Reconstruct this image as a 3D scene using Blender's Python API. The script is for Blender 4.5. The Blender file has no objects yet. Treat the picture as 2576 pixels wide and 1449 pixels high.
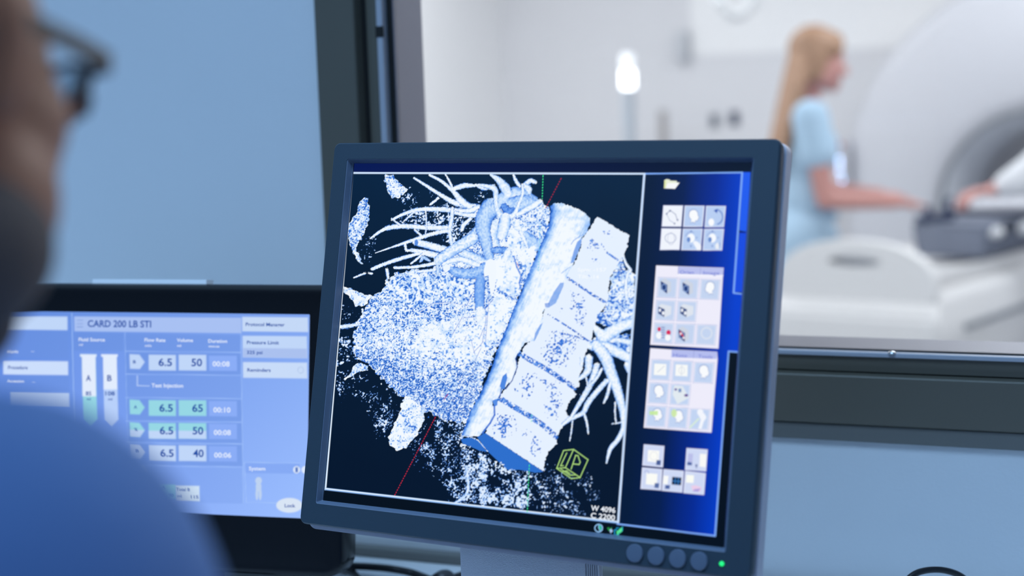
import bpy, bmesh, math, random
import numpy as np
from mathutils import Matrix, Vector
PI = math.pi
S = bpy.context.scene
COL = S.collection
random.seed(5)
rng = np.random.RandomState(7)

# ------------------------------------------------------------------ camera
F = 4100.0                       # focal length for an image 2576 wide
CX, CY = 1288.0, 724.5
W = np.array([[0.92005, 0.01787, -0.39139], [0.39041, -0.12578, 0.91201], [-0.03293, -0.9919, -0.1227]])
CAM = np.array([0.0, -1.61104, 1.52])
cd = bpy.data.cameras.new('camera'); cam = bpy.data.objects.new('camera', cd); COL.objects.link(cam)
m = Matrix.Identity(4)
for i in range(3):
    m[i][0] = W[i][0]; m[i][1] = -W[i][1]; m[i][2] = -W[i][2]; m[i][3] = CAM[i]
q = m.to_quaternion(); q.normalize()
cam.matrix_world = Matrix.Translation(Vector(CAM)) @ q.to_matrix().to_4x4()
cd.sensor_width = 36.0; cd.lens = F / 2576 * 36.0
cd.clip_start = 0.02; cd.clip_end = 60
cd.dof.use_dof = True; cd.dof.focus_distance = 1.455; cd.dof.aperture_fstop = 3.2
S.camera = cam
S.view_settings.view_transform = 'Standard'; S.view_settings.look = 'None'
S.view_settings.gamma = 1.0; S.view_settings.use_curve_mapping = False
S.view_settings.exposure = 0.0
S.cycles.use_denoising = True
S.cycles.max_bounces = 8; S.cycles.diffuse_bounces = 4; S.cycles.transparent_max_bounces = 12
S.cycles.caustics_reflective = False; S.cycles.caustics_refractive = False
S.cycles.sample_clamp_indirect = 6.0

# ------------------------------------------------------------------ light
wd = bpy.data.worlds.new('world'); S.world = wd; wd.use_nodes = True
wd.node_tree.nodes['Background'].inputs[0].default_value = (0.20, 0.38, 0.72, 1)
wd.node_tree.nodes['Background'].inputs[1].default_value = 0.42
def area(name, loc, target, size, sizey, power, color):
    l = bpy.data.lights.new(name, 'AREA'); l.shape = 'RECTANGLE'; l.size = size; l.size_y = sizey
    l.energy = power; l.color = color
    o = bpy.data.objects.new(name, l); COL.objects.link(o); o.location = loc
    o.rotation_euler = (Vector(target) - Vector(loc)).to_track_quat('-Z', 'Y').to_euler()
    return o
CEIL = 2.75
fill_light = area('control_room_lamp', (-1.1, -2.4, 2.6), (-0.7, 0.0, 1.05), 2.2, 1.2, 2.2, (0.42, 0.68, 1.0))  # added fill, unseen behind the desk; evens out the light on the wall
fill_light.data.spread = math.radians(80)
fill_light = area('control_room_lamp', (-0.85, -0.85, 2.75), (-0.85, -0.4, 1.0), 2.0, 0.5, 8.4, (0.42, 0.68, 1.0))  # added overhead fill, unseen; narrowed beam brightens desk and monitor bevel
fill_light.data.spread = math.radians(76)
scan_lamps = [(-2.55, 2.0), (-0.2, 2.2), (1.8, 2.2), (-2.55, 4.2), (-0.2, 4.3), (1.8, 4.6)]
for lx, ly in scan_lamps:
    area('scan_room_lamp', (lx, ly, CEIL - 0.05), (lx, ly, 0), 1.1, 0.55, 19.5, (0.95, 0.97, 1.0))

# ------------------------------------------------------------------ helpers
def lin(c):
    out = []
    for v in c[:3]:
        v /= 255.0
        out.append(v / 12.92 if v <= 0.04045 else ((v + 0.055) / 1.055) ** 2.4)
    return tuple(out)

def ray(x, y): return W @ np.array([(x - CX) / F, (y - CY) / F, 1.0])
def pt(x, y, depth): return Vector(CAM + ray(x, y) * depth)

def mat(name, col, rough=0.5, metal=0.0, bump=0.0, bscale=200.0, vary=0.0, vscale=6.0, spec=0.5, coat=0.0, emit=None, estr=1.0, sss=0.0):
    m = bpy.data.materials.new(name); m.use_nodes = True
    nt = m.node_tree; b = nt.nodes['Principled BSDF']
    b.inputs['Base Color'].default_value = (*col, 1); b.inputs['Roughness'].default_value = rough
    b.inputs['Metallic'].default_value = metal
    b.inputs['Specular IOR Level'].default_value = spec
    if coat: b.inputs['Coat Weight'].default_value = coat; b.inputs['Coat Roughness'].default_value = 0.08
    if sss: b.inputs['Subsurface Weight'].default_value = sss; b.inputs['Subsurface Radius'].default_value = (.012, .005, .003)
    if emit: b.inputs['Emission Color'].default_value = (*emit, 1); b.inputs['Emission Strength'].default_value = estr
    tc = nt.nodes.new('ShaderNodeTexCoord')
    if vary:
        n = nt.nodes.new('ShaderNodeTexNoise'); n.inputs['Scale'].default_value = vscale; n.inputs['Detail'].default_value = 3
        nt.links.new(tc.outputs['Object'], n.inputs['Vector'])
        r = nt.nodes.new('ShaderNodeMapRange'); r.inputs[3].default_value = 1 - vary; r.inputs[4].default_value = 1 + vary
        nt.links.new(n.outputs['Fac'], r.inputs[0])
        mx = nt.nodes.new('ShaderNodeVectorMath'); mx.operation = 'SCALE'; mx.inputs[0].default_value = col
        nt.links.new(r.outputs[0], mx.inputs['Scale']); nt.links.new(mx.outputs[0], b.inputs['Base Color'])
    if bump:
        n = nt.nodes.new('ShaderNodeTexNoise'); n.inputs['Scale'].default_value = bscale; n.inputs['Detail'].default_value = 4
        nt.links.new(tc.outputs['Object'], n.inputs['Vector'])
        bp = nt.nodes.new('ShaderNodeBump'); bp.inputs['Strength'].default_value = bump; bp.inputs['Distance'].default_value = 0.001
        nt.links.new(n.outputs['Fac'], bp.inputs['Height']); nt.links.new(bp.outputs[0], b.inputs['Normal'])
    return m

M = dict(
    wall=mat('painted_wall', (0.74, 0.76, 0.78), 0.75, bump=0.25, bscale=260, vary=0.02),
    scanwall=mat('scan_room_paint', (0.78, 0.78, 0.81), 0.6, vary=0.02),
    scanside=mat('scan_side_paint', (0.96, 0.96, 0.97), 0.6, vary=0.02),  # whiter than the other walls; stronger light on the side wall put into colour
    dispenser=mat('pale_grey', (0.60, 0.62, 0.66), 0.5),
    panel=mat('wall_panel', (0.80, 0.79, 0.83), 0.5, vary=0.02),
    floor=mat('vinyl_floor', (0.50, 0.52, 0.55), 0.4, vary=0.08, vscale=3),
    ceil=mat('ceiling_tile', (0.8, 0.8, 0.8), 0.8),
    frame=mat('dark_aluminium', (0.128, 0.120, 0.096), 0.30, metal=0.1, bump=0.1, bscale=500, vary=0.05),
    groove=mat('rubber_seal', (0.008, 0.008, 0.008), 0.8),
    bead=mat('satin_steel_bead', (0.48, 0.50, 0.56), 0.35, metal=0.2),
    reveal=mat('reveal_grey', (0.33, 0.34, 0.42), 0.38, metal=0.2),
    strip=mat('grey_trim', (0.15, 0.15, 0.14), 0.5),
    desk=mat('desk_laminate', (0.84, 0.85, 0.86), 0.35, vary=0.03),
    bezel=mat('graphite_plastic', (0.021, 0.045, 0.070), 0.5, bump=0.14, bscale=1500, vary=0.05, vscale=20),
    chamfer=mat('graphite_chamfer', (0.105, 0.15, 0.225), 0.35),  # bezel plastic lightened; the light its bevel catches is in the colour
    side=mat('silver_plastic', (0.50, 0.50, 0.58), 0.38, metal=0.25),
    button=mat('button_grey', (0.10, 0.14, 0.21), 0.45, bump=0.2, bscale=1500),
    stand=mat('stand_silver', (0.52, 0.54, 0.60), 0.45, metal=0.3, bump=0.5, bscale=1200, vary=0.05, vscale=400),
    black=mat('gloss_black', (0.004, 0.0045, 0.006), 0.22, spec=0.35),
    blackm=mat('matt_black', (0.010, 0.011, 0.013), 0.5),
    cable=mat('cable_black', (0.012, 0.013, 0.016), 0.35),
    paper=mat('paper_label', (0.95, 0.95, 0.95), 0.6),
    led=mat('green_led', (0.0, 0.6, 0.15), 0.3, emit=(0.02, 0.78, 0.16), estr=1.1),
    skin=mat('skin', (0.52, 0.20, 0.10), 0.5, vary=0.06, vscale=30, sss=0.05),
    skinw=mat('skin_fair', (0.58, 0.29, 0.26), 0.5, vary=0.05, vscale=20, sss=0.05),
    beard=mat('dark_beard', (0.16, 0.115, 0.095), 0.8, bump=0.8, bscale=500),
    hair=mat('dark_hair', (0.03, 0.022, 0.018), 0.6, bump=0.8, bscale=400),
    blond=mat('blond_hair', (0.42, 0.25, 0.16), 0.5, bump=0.6, bscale=120, vary=0.15, vscale=25),
    shirt=mat('blue_shirt', (0.155, 0.29, 0.60), 0.8, bump=0.3, bscale=900, vary=0.06, vscale=9),
    scrubs=mat('pale_blue_scrubs', (0.45, 0.63, 0.80), 0.85, vary=0.04),
    trousers=mat('dark_trousers', (0.03, 0.035, 0.05), 0.8),
    shoe=mat('shoe', (0.02, 0.02, 0.02), 0.5),
    shoew=mat('white_clog', (0.7, 0.7, 0.7), 0.5),
    specs=mat('spectacle_frame', (0.012, 0.012, 0.014), 0.35),
    eye=mat('eye_white', (0.7, 0.7, 0.7), 0.2),
    lip=mat('lip', (0.45, 0.18, 0.16), 0.5),
    white=mat('white_enamel', (0.80, 0.80, 0.81), 0.35, vary=0.01),
    gantry=mat('gantry_shell', (0.66, 0.67, 0.72), 0.4),
    grey=mat('grey_plastic', (0.30, 0.32, 0.35), 0.4),
    liner=mat('bore_liner', (0.66, 0.69, 0.75), 0.35),
    dark=mat('dark_rubber', (0.035, 0.04, 0.055), 0.6),
    slate=mat('slate_plastic', (0.19, 0.215, 0.28), 0.85, bump=0.5, bscale=300, vary=0.2, vscale=14),
    gown=mat('white_gown', (0.82, 0.84, 0.88), 0.85, bump=0.3, bscale=60),
    chrome=mat('chrome', (0.8, 0.82, 0.85), 0.12, metal=1.0),
    navy=mat('navy_plastic', (0.03, 0.045, 0.10), 0.5),
    tube=mat('lamp_tube', (0.9, 0.9, 0.9), 0.3, emit=(1, 1, 1), estr=4.0),  # glow in place of the reflection on the glossy pole
    led_blue=mat('panel_light', (0.6, 0.75, 1.0), 0.3, emit=(0.42, 0.60, 1.0), estr=16.0),
    ceillamp=mat('diffuser', (0.9, 0.9, 0.9), 0.5, emit=(0.96, 0.98, 1.0), estr=2.0),
)
def glass_mat(name, tint, refl=0.06):
    m = bpy.data.materials.new(name); m.use_nodes = True; nt = m.node_tree
    nt.nodes.remove(nt.nodes['Principled BSDF']); out = nt.nodes['Material Output']
    t = nt.nodes.new('ShaderNodeBsdfTransparent'); t.inputs[0].default_value = (*tint, 1)
    g = nt.nodes.new('ShaderNodeBsdfGlossy'); g.inputs['Roughness'].default_value = 0.02
    fr = nt.nodes.new('ShaderNodeFresnel'); fr.inputs[0].default_value = 1.25
    mx = nt.nodes.new('ShaderNodeMixShader')
    nt.links.new(fr.outputs[0], mx.inputs[0]); nt.links.new(t.outputs[0], mx.inputs[1]); nt.links.new(g.outputs[0], mx.inputs[2])
    nt.links.new(mx.outputs[0], out.inputs[0]); return m
M['glass'] = glass_mat('window_glass', (0.97, 0.98, 0.98))
M['lens'] = glass_mat('spectacle_lens', (0.80, 0.84, 0.86))

def screen_mat(name, strength=1.0):
    m = bpy.data.materials.new(name); m.use_nodes = True; nt = m.node_tree
    nt.nodes.remove(nt.nodes['Principled BSDF']); out = nt.nodes['Material Output']
    a = nt.nodes.new('ShaderNodeAttribute'); a.attribute_name = 'display'
    e = nt.nodes.new('ShaderNodeEmission'); e.inputs[1].default_value = strength
    nt.links.new(a.outputs['Color'], e.inputs[0])
    gl = nt.nodes.new('ShaderNodeBsdfGlossy'); gl.inputs[0].default_value = (0.02, 0.02, 0.02, 1); gl.inputs['Roughness'].default_value = 0.35
    ad = nt.nodes.new('ShaderNodeAddShader')
    nt.links.new(e.outputs[0], ad.inputs[0]); nt.links.new(gl.outputs[0], ad.inputs[1]); nt.links.new(ad.outputs[0], out.inputs[0])
    m.cycles.emission_sampling = 'NONE'; return m
M['screen'] = screen_mat('lcd_display')
def emis(name, c, s=1.0):
    m = bpy.data.materials.new(name); m.use_nodes = True; nt = m.node_tree
    nt.nodes.remove(nt.nodes['Principled BSDF']); e = nt.nodes.new('ShaderNodeEmission')
    e.inputs[0].default_value = (*lin(c), 1); e.inputs[1].default_value = s
    nt.links.new(e.outputs[0], nt.nodes['Material Output'].inputs[0]); m.cycles.emission_sampling = 'NONE'; return m

def link(name, me, material=None, parent=None, smooth=None):
    o = bpy.data.objects.new(name, me); COL.objects.link(o)
    if material: me.materials.append(material)
    if parent is not None: o.parent = parent
    return o
def obj(name, bm, material, parent=None, smooth=False, mw=None):
    bmesh.ops.recalc_face_normals(bm, faces=bm.faces)
    me = bpy.data.meshes.new(name); bm.to_mesh(me); bm.free()
    if smooth:
        for p in me.polygons: p.use_smooth = True
        try: me.set_sharp_from_angle(angle=math.radians(38))
        except Exception: pass
    o = link(name, me, material, parent)
    if mw is not None: o.matrix_local = mw
    return o
def tag(o, label=None, cat=None, group=None, kind=None):
    if label: o['label'] = label
    if cat: o['category'] = cat
    if group: o['group'] = group
    if kind: o['kind'] = kind
    return o
def thing(name, label, cat, mw=None, group=None):
    o = bpy.data.objects.new(name, None); COL.objects.link(o); o.empty_display_size = 0.1
    if mw is not None: o.matrix_world = mw
    return tag(o, label, cat, group)
def B(): return bmesh.new()
def box(bm, x0, x1, y0, y1, z0, z1, bev=0.0, seg=2):
    r = bmesh.ops.create_cube(bm, size=1.0)
    vs = r['verts']
    bmesh.ops.scale(bm, vec=(x1 - x0, y1 - y0, z1 - z0), verts=vs)
    bmesh.ops.translate(bm, vec=((x0 + x1) / 2, (y0 + y1) / 2, (z0 + z1) / 2), verts=vs)
    if bev:
        es = list({e for v in vs for e in v.link_edges})
        bmesh.ops.bevel(bm, geom=es, offset=bev, segments=seg, affect='EDGES', profile=0.5)
    return bm
def tubeline(bm, pts, r, n=12, cap=True):
    pts = [Vector(p) for p in pts]; rs = r if isinstance(r, (list, tuple)) else [r] * len(pts)
    prev = None; up = Vector((0, 0, 1))
    for i, p in enumerate(pts):
        t = (pts[min(i + 1, len(pts) - 1)] - pts[max(i - 1, 0)]).normalized()
        a = t.cross(up)
        if a.length < 1e-3: a = t.cross(Vector((0, 1, 0)))
        a.normalize(); b = t.cross(a).normalized()
        ring = [bm.verts.new(p + (a * math.cos(2 * PI * k / n) + b * math.sin(2 * PI * k / n)) * rs[i]) for k in range(n)]
        if prev:
            for k in range(n): bm.faces.new((prev[k], prev[(k + 1) % n], ring[(k + 1) % n], ring[k]))
        elif cap: bm.faces.new(ring[::-1])
        prev = ring
    if cap: bm.faces.new(prev)
    return bm
def spline(pts, n=10):
    P = [Vector(p) for p in pts]; out = []
    for i in range(len(P) - 1):
        a, b, c, d = P[max(i - 1, 0)], P[i], P[i + 1], P[min(i + 2, len(P) - 1)]
        for k in range(n):
            t = k / n
            out.append(0.5 * ((2 * b) + (c - a) * t + (2 * a - 5 * b + 4 * c - d) * t * t + (3 * b - a - 3 * c + d) * t ** 3))
    out.append(P[-1]); return out
def cyl(bm, p0, p1, r, n=24): return tubeline(bm, [p0, p1], r, n)
def disc_button(bm, c, r, y0, y1, n=32):
    """domed round button, axis -y, from y0 (back) to y1 (front)"""
    prof = [(r, y0), (r, y1 + .0008), (r * 0.93, y1), (r * 0.5, y1 - .0002)]
    prev = None
    for rr, yy in prof:
        ring = [bm.verts.new((c[0] + rr * math.cos(2 * PI * k / n), yy, c[1] + rr * math.sin(2 * PI * k / n))) for k in range(n)]
        if prev:
            for k in range(n): bm.faces.new((prev[k], prev[(k + 1) % n], ring[(k + 1) % n], ring[k]))
        prev = ring
    bm.faces.new(prev)
def rrect(x0, x1, z0, z1, r, n=6):
    pts = []
    for cx, cz, a0 in ((x1 - r, z1 - r, 0), (x0 + r, z1 - r, PI / 2), (x0 + r, z0 + r, PI), (x1 - r, z0 + r, 1.5 * PI)):
        for k in range(n + 1):
            a = a0 + PI / 2 * k / n; pts.append((cx + r * math.cos(a), cz + r * math.sin(a)))
    return pts
def loft(bm, loops, cap0=False, cap1=False, closed=False):
    L = [[bm.verts.new(p) for p in lp] for lp in loops]
    n = len(L[0])
    seq = list(zip(L[:-1], L[1:])) + ([(L[-1], L[0])] if closed else [])
    for a, b in seq:
        for k in range(n): bm.faces.new((a[k], a[(k + 1) % n], b[(k + 1) % n], b[k]))
    if cap0: bm.faces.new(L[0][::-1])
    if cap1: bm.faces.new(L[-1])
    return bm

# ------------------------------------------------------------------ the rooms
XL, XR, YB = -3.28, 4.2, 6.0
WT = 0.10                                    # depth of the wall between the rooms
FX0, FX1, FZ0, FZ1 = -0.9208, 1.25, 1.171, 2.25     # outer edge of the window frame
ox0, ox1, oz0, oz1 = FX0 + .084, FX1 - .084, FZ0 + .0725, FZ1 - .0725   # clear opening
b = B()
y0, y1 = 0.006, WT
hx0, hx1, hz0, hz1 = FX0 + .04, FX1 - .04, FZ0 + .04, FZ1 - .04
box(b, -3.6, hx0, y0, y1, 0, 3.0); box(b, hx1, 4.6, y0, y1, 0, 3.0)
box(b, hx0, hx1, y0, y1, 0, hz0); box(b, hx0, hx1, y0, y1, hz1, 3.0)
tag(obj('wall_front', b, M['wall']), 'pale painted wall around the observation window', kind='structure')
b = B(); box(b, XL - .12, XL, WT, YB + .12, 0, 3.0)
tag(obj('wall_left', b, M['scanside']), 'bright white side wall of the scan room', kind='structure')
b = B(); box(b, XR, XR + .12, WT, YB + .12, 0, 3.0)
tag(obj('wall_right', b, M['scanwall']), 'white right wall of the scan room', kind='structure')
b = B(); box(b, XL, XR, YB, YB + .12, 0, 3.0)
tag(obj('wall_back', b, M['scanwall']), 'pale lilac white back wall of the scan room', kind='structure')
b = B(); box(b, -4.5, 5, WT, 6.2, -.12, 0); box(b, -4.5, 5, -4.0, WT, -.12, 0.25)
tag(obj('floor', b, M['floor']), 'grey vinyl floor, raised in the control room', kind='structure')
b = B(); box(b, XL, XR, WT, YB, CEIL, CEIL + .1)
tag(obj('ceiling', b, M['ceil']), 'white ceiling of the scan room', kind='structure')

def ring_loops(prof):
    """prof: (inset_x, inset_z, y) -> mitred rectangular loops"""
    return [[(FX0 + ix, y, FZ0 + iz), (FX1 - ix, y, FZ0 + iz), (FX1 - ix, y, FZ1 - iz), (FX0 + ix, y, FZ1 - iz)] for ix, iz, y in prof]
win = tag(obj('window_1', loft(B(), ring_loops([(0, 0, .0058), (0, 0, .0012), (.0012, .0012, 0), (.0486, .0486, 0), (.050, .050, .0014), (.050, .050, .022), (.041, .041, .022), (.041, .041, .0058)]), closed=True), M['frame']),
          'dark grey metal frame of the observation window', kind='structure')
obj('window_rebate', loft(B(), ring_loops([(.0505, .0505, .0235), (.0505, .0505, .0200), (.0560, .0515, .0200), (.0560, .0515, .0180), (.0690, .0665, .0180), (.0690, .0665, .030), (.0505, .0505, .030)]), closed=True), M['frame'], win)
obj('window_seal', loft(B(), ring_loops([(.0505, .0505, .0198), (.0505, .0505, .0186), (.0553, .0513, .0186), (.0553, .0513, .0198)]), closed=True), M['groove'], win)
obj('glazing_bead', loft(B(), ring_loops([(.0692, .0668, .030), (.0692, .0668, .0166), (.0702, .0674, .0156), (.0758, .0708, .0156), (.0768, .0716, .0166), (.0768, .0716, .030)]), closed=True), M['bead'], win)
obj('glazing_gasket', loft(B(), ring_loops([(.0770, .0718, .0300), (.0770, .0718, .0270), (.0822, .0728, .0270), (.0822, .0728, .0300)]), closed=True), M['groove'], win)
obj('window_reveal', loft(B(), ring_loops([(.0415, .0415, .0405), (.0838, .0730, .0305), (.0838, .0730, .1015), (.030, .030, .1015), (.030, .030, .1002), (.0415, .0415, .0995)]), closed=True), M['reveal'], win)
b = B(); box(b, ox0 - .006, ox1 + .006, .0308, .0368, oz0 - .0012, oz1 + .0012)
obj('window_pane', b, M['glass'], win)
b = B(); sp = Vector((-.2873, .017, FZ0 + .0716))
bmesh.ops.create_uvsphere(b, u_segments=20, v_segments=10, radius=.0042, matrix=Matrix.Translation(sp) @ Matrix.Diagonal((1, 1, .55, 1)))
obj('screw', b, M['chrome'], win, True)
b = B(); sp = Vector((FX0 + .0730, .0154, 1.585))
box(b, sp.x - .0045, sp.x + .0045, sp.y - .0004, sp.y + .002, sp.z - .006, sp.z + .006)
obj('bead_joint', b, M['groove'], win)
b = B(); box(b, FX0 - .0, FX1, .0022, .0058, FZ0 - .0175, FZ0 - .0008, .0006)
tag(obj('trim_1', b, M['strip']), 'slate grey trim strip under the window frame', kind='structure')

# desk
DZ = 0.990
b = B(); box(b, -2.4, 1.6, -.62, .0045, DZ - .03, DZ, .003)
dk = thing('control_desk', 'pale control desk under the window, carrying both monitors', 'desk', Matrix.Translation((-.4, -.3, .25)))
o = obj('desktop', b, M['desk'], dk); o.matrix_parent_inverse = dk.matrix_world.inverted()
for xx in (-2.3, -.4, 1.5):
    b = B(); box(b, xx - .03, xx + .03, -.57, -.03, .25, DZ - .03, .004)
    o = obj('desk_leg', b, M['desk'], dk); o.matrix_parent_inverse = dk.matrix_world.inverted()
b = B(); box(b, -2.4, 1.6, -.012, .0045, DZ, DZ + .012, .003)  # dark strip in place of the shadow band above the desk
tag(obj('trim_2', b, M['strip']), 'grey sealing strip where the desk meets the wall', kind='structure')

# ------------------------------------------------------------------ display rasteriser
def frame_from(right, up, centre):
    r = np.array(right); r = r / np.linalg.norm(r); u = np.array(up); u = u - u @ r * r; u /= np.linalg.norm(u)
    n = np.cross(r, u)                       # towards the viewer
    c = np.array(centre)
    mw = Matrix(((r[0], -n[0], u[0], c[0]), (r[1], -n[1], u[1], c[1]), (r[2], -n[2], u[2], c[2]), (0, 0, 0, 1)))
    return r, u, n, c, mw
class Plane:
    """display plane; local x right, z up, y into the monitor. `off`: depth of the display behind the bezel."""
    def __init__(s, right, up, centre, off):
        s.r, s.u, s.n, s.c, s.mw = frame_from(right, up, centre); s.off = off; s.o = s.c - s.n * off
    def to_local(s, x, y):
        d = ray(x, y); k = ((s.o - CAM) @ s.n) / (d @ s.n); P = CAM + d * k - s.o
        return P @ s.r, P @ s.u
    def to_trace(s, X, Z):
        P = s.o[None, :] + X[:, None] * s.r[None, :] + Z[:, None] * s.u[None, :] - CAM[None, :]
        c = P @ W
        return CX + F * c[:, 0] / c[:, 2], CY + F * c[:, 1] / c[:, 2]

def vnoise(x, y, seed):
    xi = np.floor(x).astype(np.int64); yi = np.floor(y).astype(np.int64); fx = x - xi; fy = y - yi
    fx = fx * fx * (3 - 2 * fx); fy = fy * fy * (3 - 2 * fy)
    def h(a, b_):
        n = (a * 374761393 + b_ * 668265263 + seed * 1442695041) & 0xffffffff
        n = ((n ^ (n >> 13)) * 1274126177) & 0xffffffff
        return ((n ^ (n >> 16)) & 0xffff) / 65535.0
    return (h(xi, yi) * (1 - fx) + h(xi + 1, yi) * fx) * (1 - fy) + (h(xi, yi + 1) * (1 - fx) + h(xi + 1, yi + 1) * fx) * fy

class Raster:
    def __init__(s, plane, hw, hh, nx, ny, base):
        s.p = plane; s.hw, s.hh, s.nx, s.ny = hw, hh, nx, ny
        xs = np.linspace(-hw, hw, nx + 1); zs = np.linspace(-hh, hh, ny + 1)
        X, Z = np.meshgrid(xs, zs); s.X = X.ravel(); s.Z = Z.ravel()
        s.x, s.y = plane.to_trace(s.X, s.Z)
        s.c = np.zeros((len(s.X), 3)); s.c[:] = base
    def near(s, pts, pad):
        p = np.array(pts); return np.nonzero((s.x > p[:, 0].min() - pad) & (s.x < p[:, 0].max() + pad) & (s.y > p[:, 1].min() - pad) & (s.y < p[:, 1].max() + pad))[0]
    def inside(s, idx, poly, jit=0.0, seed=3, jscale=5.0):
        x = s.x[idx]; y = s.y[idx]
        if jit:
            x = x + (vnoise(s.x[idx] / jscale, s.y[idx] / jscale, seed) - .5) * 2 * jit; y = y + (vnoise(s.x[idx] / jscale, s.y[idx] / jscale, seed + 9) - .5) * 2 * jit
        ins = np.zeros(len(idx), bool); n = len(poly)
        for i in range(n):
            (x1, y1), (x2, y2) = poly[i], poly[(i + 1) % n]
            if y1 == y2: continue
            c = ((y1 > y) != (y2 > y)) & (x < (x2 - x1) * (y - y1) / (y2 - y1) + x1); ins ^= c
        return ins
    def edge_dist(s, idx, poly):
        d = np.full(len(idx), 1e9); x = s.x[idx]; y = s.y[idx]
        for i in range(len(poly)):
            d = np.minimum(d, s._seg(x, y, poly[i], poly[(i + 1) % len(poly)])[0])
        return d
    @staticmethod
    def _seg(x, y, a, b_):
        ax, ay = a; dx, dy = b_[0] - ax, b_[1] - ay; L = dx * dx + dy * dy + 1e-9
        t = np.clip(((x - ax) * dx + (y - ay) * dy) / L, 0, 1)
        ex, ey = x - (ax + t * dx), y - (ay + t * dy)
        return np.hypot(ex, ey), t, (ex * -dy + ey * dx) / math.sqrt(L)
    def poly(s, poly, col, soft=0.7, alpha=1.0):
        idx = s.near(poly, 2)
        if not len(idx): return
        ins = s.inside(idx, poly); d = s.edge_dist(idx, poly); sd = np.where(ins, d, -d)
        a = (np.clip(sd / (2 * soft) + .5, 0, 1) * alpha)[:, None]
        s.c[idx] = s.c[idx] * (1 - a) + np.array(lin(col))[None, :] * a
    def line(s, pts, w, col, alpha=1.0, dash=None, soft=0.6):
        dist0 = 0.0
        for a_, b_ in zip(pts[:-1], pts[1:]):
            L = math.hypot(b_[0] - a_[0], b_[1] - a_[1])
            idx = s.near([a_, b_], w + 2)
            if len(idx):
                d, t, _ = s._seg(s.x[idx], s.y[idx], a_, b_)
                a = np.clip((w / 2 - d) / (2 * soft) + .5, 0, 1) * alpha
                if dash: a = a * ((((t * L + dist0) / dash) % 1.0) < .58)
                a = a[:, None]; s.c[idx] = s.c[idx] * (1 - a) + np.array(lin(col))[None, :] * a
            dist0 += L
    def ellipse(s, cx, cy, rx, ry, col, alpha=1.0):
        n = 40; s.poly([(cx + rx * math.cos(2 * PI * k / n), cy + ry * math.sin(2 * PI * k / n)) for k in range(n)], col, alpha=alpha)
    def build(s, name, parent, material):
        nx, ny = s.nx, s.ny; nv = (nx + 1) * (ny + 1)
        me = bpy.data.meshes.new(name)
        me.vertices.add(nv); co = np.zeros((nv, 3), np.float32); co[:, 0] = s.X; co[:, 2] = s.Z; co[:, 1] = s.p.off
        me.vertices.foreach_set('co', co.ravel())
        i = np.arange(nx)[None, :] + np.arange(ny)[:, None] * (nx + 1); i = i.ravel()
        f = np.stack([i, i + 1, i + nx + 2, i + nx + 1], 1).astype(np.int32)
        me.loops.add(f.size); me.loops.foreach_set('vertex_index', f.ravel())
        me.polygons.add(len(f)); me.polygons.foreach_set('loop_start', np.arange(0, f.size, 4, dtype=np.int32))
        me.update(calc_edges=True)
        at = me.color_attributes.new('display', 'FLOAT_COLOR', 'POINT')
        c4 = np.ones((nv, 4), np.float32); c4[:, :3] = np.clip(s.c, 0, 1.2); at.data.foreach_set('color', c4.ravel())
        return link(name, me, material, parent)

def lettering(plane, entries, material, parent, name='screen_text', lift=0.0003, bold=0.008):
    """entries: (text, (x, y) start of baseline, (x, y) end of baseline, cap height)"""
    for txt, a, e, ch in entries:
        bm = B()
        cu = bpy.data.curves.new('t', 'FONT'); cu.body = txt; cu.size = 1.0; cu.resolution_u = 3
        cu.offset = bold
        to = bpy.data.objects.new('t', cu); COL.objects.link(to)
        bpy.context.view_layer.update(); dg = bpy.context.evaluated_depsgraph_get()
        me = to.evaluated_get(dg).to_mesh()
        n = len(me.vertices)
        co = np.zeros(n * 3); me.vertices.foreach_get('co', co); co = co.reshape(-1, 3)
        x0, x1 = co[:, 0].min(), co[:, 0].max()
        A = np.array(plane.to_local(*a)); E_ = np.array(plane.to_local(*e)); H = np.array(plane.to_local(a[0], a[1] - ch))
        vx = (E_ - A); vz = np.array([-vx[1], vx[0]]); vz = vz / np.linalg.norm(vz) * abs((H - A)[1])
        P = A[None, :] + vx[None, :] * ((co[:, 0:1] - x0) / (x1 - x0)) + vz[None, :] * (co[:, 1:2] / 0.70)
        vs = [bm.verts.new((P[k, 0], plane.off - lift, P[k, 1])) for k in range(n)]
        for p in me.polygons:
            try: bm.faces.new([vs[k] for k in p.vertices])
            except ValueError: pass
        bpy.data.objects.remove(to); bpy.data.curves.remove(cu)
        me = bpy.data.meshes.new(name); bm.to_mesh(me); bm.free()
        link(name, me, material, parent)

# ------------------------------------------------------------------ reading workstation monitor
MP = Plane((0.99512, -0.09854, -0.00442), (0.02707, 0.22983, 0.97285), (-0.52289, -0.37567, 1.30987), 0.006)
def zt(k, pts):
    ox, oy, sc = {1: (840, 420, 3.2925), 2: (1200, 420, 3.2932), 3: (800, 840, 3.2932), 4: (1140, 840, 2.898), 5: (1590, 420, 3.0188), 6: (1560, 860, 2.7875), 7: (0, 700, 1.9357), 8: (300, 700, 1.9346)}[k]
    return [(ox + p[0] / sc, oy + p[1] / sc) + tuple((v / sc for v in p[2:])) for p in pts]

def ct_ramp(t):
    xs = [0, .22, .42, .62, .8, 1.0]
    cs = np.array([lin(c) for c in ((1, 22, 50), (16, 62, 140), (48, 112, 215), (122, 172, 243), (190, 219, 252), (243, 249, 255))])
    t = np.clip(t, 0, 1); return np.stack([np.interp(t, xs, cs[:, k]) for k in range(3)], 1)

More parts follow.
